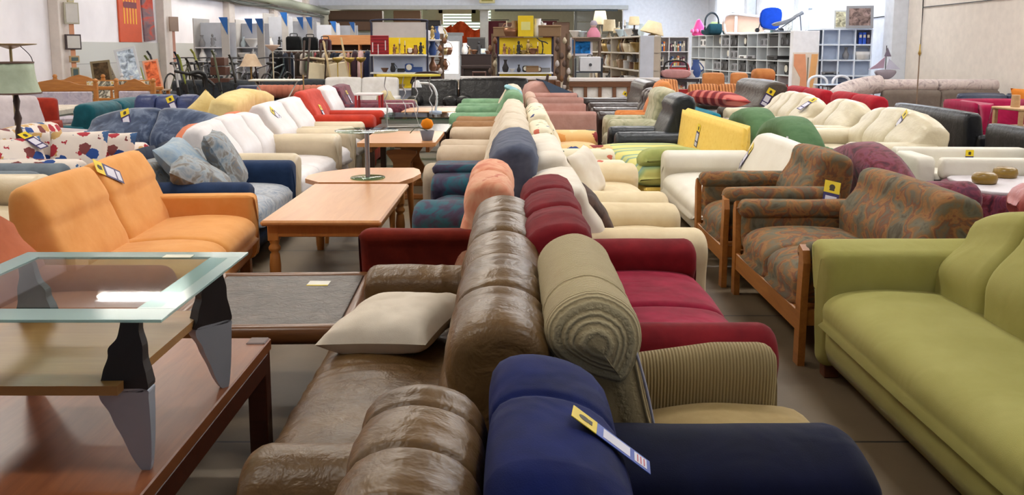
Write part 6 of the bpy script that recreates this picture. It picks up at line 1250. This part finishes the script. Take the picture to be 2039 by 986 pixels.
# clothes racks with hanging garments
def clothes_rack(x0, x1, y_, n, lb, wh, long_=False):
    w_ = x1 - x0; t = empty('clothes_rack', ((x0 + x1) / 2, y_, 0), 0, lb, 'clothes rack')
    MB().cyl((-w_ / 2, 0, 1.45), (w_ / 2, 0, 1.45), .014, .014, 8).build('rail', P((190, 190, 188), .3, .6), t)
    for s in (-1, 1): MB().cyl((s * w_ / 2, 0, 0), (s * w_ / 2, 0, 1.46), .016, .016, 8).build('stand', P((190, 190, 188), .3, .6), t); MB().box(s * w_ / 2 - .02, s * w_ / 2 + .02, -.3, .3, 0, .03, .005).build('foot', P((60, 60, 62), .5), t)
    for k in range(n):
        c = rnd.choice(((60, 50, 44), (150, 60, 66), (200, 190, 180), (40, 46, 60), (120, 100, 76), (170, 150, 150), (96, 110, 90), (30, 30, 34), (190, 140, 130)))
        nm = {60: 'brown', 150: 'rose', 200: 'off-white', 40: 'navy', 120: 'khaki', 170: 'mauve', 96: 'olive', 30: 'black', 190: 'salmon'}[c[0]]
        xx = x0 + .06 + (w_ - .12) * k / max(1, n - 1); h = rnd.uniform(.55, .85) if not long_ else rnd.uniform(.8, 1.1)
        g = empty('garment', (xx, y_, 1.44 - h), R(rnd.uniform(-25, 25)), '%s garment on a hanger, %s on the %s clothes rack' % (nm, (ORD + ('fifteenth from left', 'sixteenth from left', 'seventeenth from left', 'eighteenth from left'))[k], wh), 'garment', 'garments on the clothes racks')
        MB().loft([(-.24, 0), (.24, 0), (.21, h * .6), (.2, h - .1), (.03, h - .03), (-.03, h - .03), (-.2, h - .1), (-.21, h * .6)], -.03, .03, 'x', 20, 3, .02, xf=None).build('cloth', F(c), g)
        MB().tube([(0, 0, h - .04), (0, 0, h - .01), (0, .02, h + .01)], .006, 6).build('hook', P((180, 180, 184), .3, .7), g)
clothes_rack(-5.15, -3.2, 23.6, 16, 'chrome clothes rack full of garments left of the yellow shelf unit', 'right')
clothes_rack(-6.3, -5.2, 23.8, 7, 'chrome clothes rack behind the stacked chairs', 'left')
for i, (x, c, nm) in enumerate(((-3.42, (28, 34, 60), 'navy'), (-3.58, (206, 170, 170), 'pale pink'), (-3.72, (60, 40, 50), 'dark plum'))):
    g = empty('coat', (x, 21.6, .45), 0, 'long %s coat hanging at the end of the rack beside the yellow unit' % nm, 'coat'); MB().loft([(-.25, 0), (.25, 0), (.22, .7), (.05, .98), (-.05, .98), (-.22, .7)], -.06, .06, 'x', 20, 3, .04).build('cloth', F(c), g); MB().tube([(0, 0, .97), (0, 0, 1.02), (0, .02, 1.04)], .006, 6).build('hook', P((180, 180, 184), .3, .7), g)
# grey-blue shelf units with blue wedges along the left wall
SG = P((176, 172, 168), .6); SBL = P((20, 88, 160), .5)
for i, (px, y_, w_, zt, lab, tw) in enumerate(((-7.35, 22.4, .9, 2.25, 'first grey shelf unit with blue wedge, tallest side panel, nearest', 1), (-7.15, 25.0, .8, 2.3, 'second grey shelf unit with blue wedges, beyond the nearest', 2), (-7.0, 27.2, .75, 2.55, 'third grey shelf unit with blue wedge, topmost corner of the row', 1), (-6.9, 30.0, .8, 2.5, 'fourth grey shelf unit with blue wedges, beyond the topmost one', 2), (-6.75, 33.0, .9, 2.45, 'fifth grey shelf unit with blue wedge, farther back', 1), (-6.6, 36.0, .9, 2.5, 'sixth grey shelf unit with blue wedge, farthest of the row', 1))):
    t = empty('shelf_unit', (px, y_, 0), R(-6), lab, 'shelf unit', 'grey shelf units with blue wedges')
    MB().box(-w_ / 2 - .03, -w_ / 2, -.0, .9, 0, zt, .005).build('side_panel', SG, t); MB().box(w_ / 2 - .2, w_ / 2, -.03, -.0, 0, zt - .02, .005).build('front_panel', SG, t)
    MB().box(-w_ / 2, w_ / 2, .36, .38, 0, zt - .1, .004).build('back_panel', P((186, 190, 200), .6), t)
    for z in (.5, .84, 1.18, 1.52): MB().box(-w_ / 2, w_ / 2 - .2, -.0, .36, z, z + .03, .004).build('shelf', P((206, 208, 214), .5), t)
    for k in range(tw): MB().prism([(w_ / 2 - .24 - .3 * k, zt + .02), (w_ / 2 - .02 - .3 * k, zt + .02), (w_ / 2 - .03 - .3 * k, zt - .40)], -.045, -.032, 'y').build('blue_wedge', SBL, t)
    for z, nm in ((.53, 'lowest'), (.87, 'second'), (1.21, 'third'), (1.55, 'top')):
        for q in range(2):
            item(rnd.choice(('vase', 'jug', 'bowl', 'candlestick', 'figurine', 'clock')), rnd.choice(('glass', 'white', 'grey', 'black', 'white')), px - w_ / 2 + .15 + .26 * q, y_ + .16, z, rnd.uniform(.2, .28), 'on the %s board of the %s grey unit, %s side' % (nm, lab.split()[0], ('left', 'right')[q]))
# ================================================================= left wall: pictures, skis, bicycles, leaning things
def wall_pic(y_, z, w_, h, lb, cf, cp, x=-8.98, tilt=0, rz=90, th=.04): return frame_pic(x, y_, z, w_, h, rz, 0, lb, cf, cp, 'wall_picture')
# hanging chain of small pictures on the pillars
t = empty('picture_strip', (-8.70, 18.07, 0), R(55), 'orange band with small framed pictures hanging on the nearest left pillar', 'wall hanging')
MB().box(-.05, .05, -.02, -.01, .75, 2.35, .003).build('band', P((206, 146, 110), .7), t)
for z, w_, h, c in ((2.0, .3, .42, (176, 170, 150)), (1.5, .32, .3, (60, 46, 48)), (1.25, .2, .13, (170, 140, 100)), (.95, .16, .2, (150, 140, 110)), (2.42, .13, .12, (200, 190, 150))):
    fr_ = MB().box(-w_ / 2, w_ / 2, -.06, -.02, z, z + h, .006).build('frame', P(c, .5), t)
    MB().box(-w_ / 2 + .03, w_ / 2 - .03, -.066, -.06, z + .03, z + h - .03, .002).build('picture', P((196, 192, 186) if z > 1.4 else (70, 90, 90), .5), fr_)
t = empty('picture_strip', (-8.70, 23.5, 0), R(55), 'orange band with one small brown picture on the second left pillar', 'wall hanging')
MB().box(-.04, .04, -.02, -.01, .8, 2.1, .003).build('band', P((206, 150, 130), .7), t); MB().box(-.13, .13, -.06, -.02, 1.95, 2.32, .006).build('frame', P((150, 124, 104), .5), t)
t = empty('painting', (-8.955, 21.55, 1.665), 0, 'large orange canvas with five yellow stripes on the left wall above the tiles', 'painting'); t.rotation_euler = (0, 0, R(90)); t.scale = (1.75, 1, 1)
MB().box(-.36, .34, 0, .04, 0, 1.45, .004).build('canvas', plain('orange_canvas', (206, 84, 48), .7), t)
for k in range(5):
    x = -.21 + .095 * k; MB().box(x - .016, x + .016, -.006, 0, .42, .82, .002).build('stripe', P((240, 176, 40), .6), t); MB().box(x - .016, x + .016, -.006, 0, .9, 1.28, .002).build('stripe', P((240, 176, 40), .6), t)
MB().box(-.22, .2, -.008, 0, .79, .93, .002).build('band', P((120, 50, 60), .7), t)
t = empty('painting', (-8.955, 22.62, 1.70), 0, 'tilted grey and red cloudy canvas beside the orange striped painting', 'painting'); t.rotation_euler = (0, R(-4), R(90))
MB().box(-.3, .36, 0, .04, 0, 1.15, .004).build('canvas', patterned('cloudy', [(0.3, (96, 78, 92)), (0.48, (130, 100, 104)), (0.58, (196, 70, 44)), (0.75, (120, 50, 50))], 2, .8, stretch=(.6, 1, 2)), t)
def ski(x, y_, lean, rz, c, lb, L=1.7):
    t = empty('ski', (x, y_, 0), 0, lb, 'ski', 'skis leaning on the left wall'); t.rotation_euler = (R(lean), R(rz), 0)
    MB().tube([(0, 0, 0), (0, 0, L - .2), (0, -.03, L - .08), (0, -.1, L)], .024, 6, flat=.3).build('blade', P(c, .4), t); MB().box(-.04, .04, -.04, .0, L * .42, L * .42 + .2, .01).build('binding', BLK, t)
cs = ((34, 32, 34), (150, 160, 60), (60, 60, 64), (110, 120, 60), (190, 190, 192), (40, 40, 60), (130, 140, 50), (50, 44, 40), (160, 160, 80), (34, 34, 36), (90, 96, 70), (70, 66, 60))
csn = ('black', 'lime', 'dark grey', 'olive', 'silver', 'indigo', 'moss', 'brown-black', 'pale lime', 'jet black', 'grey-green', 'umber')
for i in range(12):
    ski(-7.7 + .17 * i + rnd.uniform(-.05, .05), 18.9 + .25 * (i % 3), -4 - rnd.uniform(0, 4), -12 - rnd.uniform(-6, 8), cs[i], '%s ski in the bundle leaning below the second left pillar' % csn[i], 1.2 + rnd.uniform(0, .42))
def bicycle(x, y_, rz, c, lb, s=1.0):
    t = empty('bicycle', (x, y_, .3), R(rz), lb, 'bicycle', 'bicycles behind the charcoal sofas'); m = P(c, .35)
    for wx in (-.52, .52):
        MB().tube([(wx + .33 * math.cos(a * PI / 8), 0, .33 + .33 * math.sin(a * PI / 8)) for a in range(17)], .02, 6, False).build('wheel', BLK, t)
    for p0, p1 in (((-.52, 0, .33), (-.12, 0, .3)), ((-.12, 0, .3), (-.25, 0, .85)), ((-.52, 0, .33), (-.22, 0, .72)), ((-.12, 0, .3), (.36, 0, .78)), ((-.22, 0, .75), (.34, 0, .85)), ((.52, 0, .33), (.34, 0, .9))): MB().cyl(p0, p1, .018, .018, 8).build('frame_tube', m, t)
    MB().tube([(.28, -.3, .98), (.36, -.15, 1.0), (.36, .15, 1.0), (.28, .3, .98)], .016, 6).build('handlebar', P((60, 60, 64), .4), t); MB().cyl((.34, 0, .88), (.36, 0, 1.0), .015, .015, 8).build('stem', m, t)
    MB().loft([(-.06, 0), (.06, 0), (.05, .05), (-.05, .05)], -.14, .12, 'x', 12, 3, .02, xf=TM(-.27, 0, .86)).build('saddle', BLK, t)
o = MB().box(-7.9, -4.6, 20.2, 22.2, 0, .3, .01).build('platform', P((96, 84, 74), .7)); tag(o, 'low brown platform under the row of bicycles', 'platform')
for i, (x, y_, rz, c, lb) in enumerate(((-7.2, 21.0, 80, (40, 40, 44), 'black bicycle nearest the grey shelf units'), (-6.75, 21.25, 68, (90, 100, 90), 'grey-green bicycle beside the black one'), (-6.3, 21.0, 84, (150, 150, 160), 'silver bicycle with pale frame in the middle of the row'), (-5.85, 21.25, 70, (50, 30, 34), 'dark maroon bicycle behind the pleated lampshade'), (-5.45, 21.1, 78, (40, 60, 60), 'dark teal bicycle near the heaped chairs'), (-7.65, 21.0, 85, (60, 60, 30), 'olive bicycle beside the skis'))): bicycle(x, y_, rz, c, lb)
# fringed standard lamp, uplighter and stacked chairs
t = empty('floor_lamp', (-5.85, 20.4, 0), 0, 'floor lamp with pleated wavy-edged cream shade among the bicycles', 'floor lamp')
MB().lathe((0, 0, 1.12), [(.25, 0), (.2, .08), (.12, .26), (.1, .28)], 40, wave=(.04, 20)).build('lamp_shade', fabric('pleated_shade', (206, 186, 162), (186, 160, 134), sheen=0), t); MB().lathe((0, 0, 0), [(.16, 0), (.16, .03), (.03, .08), (.02, .6), (.04, .75), (.02, .9), (.03, 1.3)], 12).build('pole', P((150, 116, 60), .4, .4), t)
t = empty('uplighter', (-5.35, 20.4, 0), 0, 'floor uplighter with pale pink bowl beside the pleated lampshade', 'floor lamp'); MB().lathe((0, 0, 1.46), [(.02, 0), (.07, .04), (.16, .12), (.165, .14), (.02, .1)], 18).build('lamp_bowl', P((226, 196, 176), .4), t); MB().lathe((0, 0, 0), [(.13, 0), (.13, .02), (.014, .04), (.014, 1.46)], 12).build('pole', P((190, 176, 150), .4, .4), t)
def wood_chair(x, y_, z, rx, ry, rz, c, cseat, lb, h=.95):
    t = empty('wooden_chair', (x, y_, z), 0, lb, 'chair', 'wooden chairs heaped on the table'); t.rotation_euler = (R(rx), R(ry), R(rz)); m = P(c, .45)
    MB().box(-.22, .22, -.22, .2, .42, .46, .01).build('seat', P(cseat, .7), t); MB().box(-.2, .2, .18, .21, .55, h, .02).build('backrest', P(cseat, .7), t)
    for a in (-1, 1):
        MB().box(a * .2 - .02, a * .2 + .02, -.22, -.18, 0, .42, .004).build('leg', m, t); MB().box(a * .2 - .02, a * .2 + .02, .17, .21, 0, h + .02, .004).build('leg', m, t)
for a in ((-4.95, 20.9, 1.06, 0, 92, 20, (70, 44, 34), (214, 196, 160), 'upturned chair with round cream seat, left of the heap'), (-4.5, 20.95, 1.70, 172, 8, 30, (60, 40, 30), (218, 204, 172), 'upturned dark chair with cream upholstery, middle of the heap'), (-4.1, 20.85, 1.72, 176, -10, 10, (210, 186, 140), (222, 208, 178), 'pale wooden chair with cream back standing tilted in the heap'), (-3.88, 21.0, 1.06, 0, -88, -20, (200, 176, 130), (214, 198, 164), 'pale wooden chair on top of the heap at right')): wood_chair(*a)
leg_table('dining_table', -4.45, 20.8, 1.6, .7, .8, P((90, 56, 40), .4), WDK, 'dark dining table under the heap of chairs', lr=.03)
for i, (x, y_, lb) in enumerate(((-3.62, 20.3, 'brass floor lamp with upward bowl, left of three before the coats'), (-3.4, 20.5, 'brass floor lamp with shell shade, middle of three before the coats'), (-3.85, 20.1, 'thin brass floor lamp, nearest of three before the coats'))):
    t = empty('floor_lamp', (x, y_, 0), 0, lb, 'floor lamp', 'brass floor lamps'); MB().lathe((0, 0, 0), [(.13, 0), (.13, .02), (.012, .05), (.012, 1.22)], 10).build('pole', P((180, 150, 60), .3, .7), t); MB().lathe((0, 0, 1.2), [(.01, 0), (.1, .06), (.12, .12), (.01, .1)], 12).build('lamp_bowl', P((190, 160, 80), .3, .7), t)
# leaning pictures, tall boards and a post by the tiled wall
for (x, y_, z, w_, h, rz, rx, ry, lb, cf, cp) in ((-8.05, 17.9, .75, .36, .55, 20, -12, -6, 'dark brown framed board leaning on the tiles below the picture strip', (120, 104, 70), (76, 60, 40)), (-7.9, 18.2, .72, .10, .6, 20, -10, -20, 'narrow pale strip leaning beside the brown board', (190, 180, 160), (150, 140, 124)),
                                                  (-7.45, 17.9, .72, .4, .85, 15, -12, -12, 'tall pale blue patterned panel leaning with white flowers on top', (196, 200, 206), (180, 196, 214)), (-7.1, 18.1, .7, .3, .62, 15, -12, -10, 'peach and red panel leaning behind the pale blue one', (220, 160, 130), (222, 110, 70))):
    t = frame_pic(x, y_, z, w_, h, rz, rx, lb, cf, cp, 'leaning_panel'); t.rotation_euler = (R(rx), R(ry), R(rz))
leg_table('side_table', -7.6, 18.0, 1.5, .5, .72, P((150, 130, 110), .5), BW, 'low table carrying the leaning panels by the tiles', lr=.03)
row([('figurine', 'white', .24), ('vase', 'white', .2), ('figurine', 'white', .2)], -7.75, -7.2, 17.85, .72, 'in front of the pale blue leaning panel')
t = empty('cabinet', (-6.35, 19.6, 0), 0, 'stack of dark brown wooden boxes below the wall tiles', 'cabinet')
for z, w_ in ((.7, .5), (.95, .36), (1.15, .32)): MB().box(-w_ / 2 + .02 * z, w_ / 2, 0, .3, z, z + .18, .01).build('box', P((92, 56, 42), .5), t)
MB().box(-.4, .4, 0, .4, 0, .7, .01).build('body', P((70, 48, 40), .5), t)
t = empty('exercise_machine', (-5.9, 17.2, 0), R(20), 'black and white exercise machine by the narrow bench', 'exercise machine')
MB().tube([(-.5, 0, .1), (0, 0, .14), (.1, 0, .9), (.0, -.1, 1.08), (-.2, -.1, 1.05)], .04, 8).build('frame', BLK, t); MB().box(-.15, .2, -.15, .15, 0, .5, .04).build('body', P((220, 220, 224), .4), t); MB().tube([(-.45, .1, 1.1), (-.2, 0, 1.05), (.1, 0, .95), (.25, 0, .82)], .028, 8).build('arm', BLK, t)
MB().cyl((.25, -.06, .35), (.25, .06, .35), .2, .2, 20).build('flywheel', P((200, 200, 206), .4), t)
t = empty('banner', (-7.2, 16.7, 0), R(6), 'cream printed cloth with dark leaf scrolls between the carved benches', 'banner'); MB().box(-.6, .5, 0, .03, .45, .93, .005).build('cloth', patterned('leaf_scroll', [(0.40, (220, 214, 196)), (0.5, (60, 56, 44)), (0.56, (216, 210, 190)), (0.66, (196, 160, 60))], 3.2, 2), t)
MB().box(-.62, .52, .03, .06, .0, .95, .005).build('board', BW, t)

# ================================================================= price tags pinned to the upholstery (each rests on the surface it is pinned to)
bpy.context.view_layer.update()
dg = bpy.context.evaluated_depsgraph_get()
def pin(px, py, twist, label, s=1.0, body=None, marks=False):
    o0 = Vector((0, 0, 1.55)); th = R(8.1); dx = (px - 1019.5) / 1800; dy = (350 - py) / 1800
    d = Vector((dx, math.cos(th) + dy * math.sin(th), -math.sin(th) + dy * math.cos(th))).normalized()
    ok, hit, nrm, idx, ob, mx_ = sc.ray_cast(dg, o0, d)
    if nrm.dot(d) > 0: nrm = -nrm
    up = Vector((0, 0, 1)) - nrm * nrm.z
    if up.length < .05: up = Vector((0, 1, 0)) - nrm * nrm.y
    up.normalize(); xx = up.cross(nrm).normalized()
    M = Matrix((xx, up, nrm)).transposed().to_4x4() @ Matrix.Rotation(R(twist), 4, 'Z')
    e = M.to_euler(); p = hit + nrm * .004
    t = price_tag(p, 0, 0, 0, label, s, body, marks); t.rotation_euler = e
    return t
pin(1185, 858, -12, 'blue price tag with yellow header on the navy velvet armchair', .85, TBLUE, True)
pin(1655, 385, -14, 'purple price tag with yellow header on the brown paisley sofa', 1.35)
pin(1492, 303, -28, 'purple price tag with yellow header on the white chaise with steel legs', 1.35)
pin(1391, 262, -10, 'purple price tag on the yellow side panel of the daybed', 1.3)
pin(1798, 234, -24, 'dark tag with yellow header on the nearest cream leather sofa', 1.35)
pin(1614, 203, -14, 'dark tag with yellow header on the farthest cream leather sofa', 1.5)
pin(1532, 188, -28, 'purple and yellow tag on the grey-brown leather sofa', 1.6)
pin(205, 338, 60, 'purple price tag on the top edge of the orange sofa back', 1.3)
pin(545, 224, 50, 'dark price tag on the back of the white leather three-seat sofa', 1.2)
pin(640, 219, -10, 'dark price tag on the second white leather armchair', 1.3)
pin(692, 188, -10, 'dark price tag on the white armchair behind the coral red one', 1.3)
pin(250, 231, 30, 'purple price tag with yellow header on the blue crushed velvet sofa', 1.4)
pin(341, 203, 24, 'purple price tag on the middle cushion of the navy leather sofa', 1.3)
pin(57, 275, 20, 'yellow-headed price tag on the flower-print sofa', 1.3)
pin(1243, 190, -30, 'white tag on the farther dark brown leather armchair', 1.3, TWHITE)
pin(1930, 311, 0, 'small yellow tag lying on the white chaise with black base', 1.0)
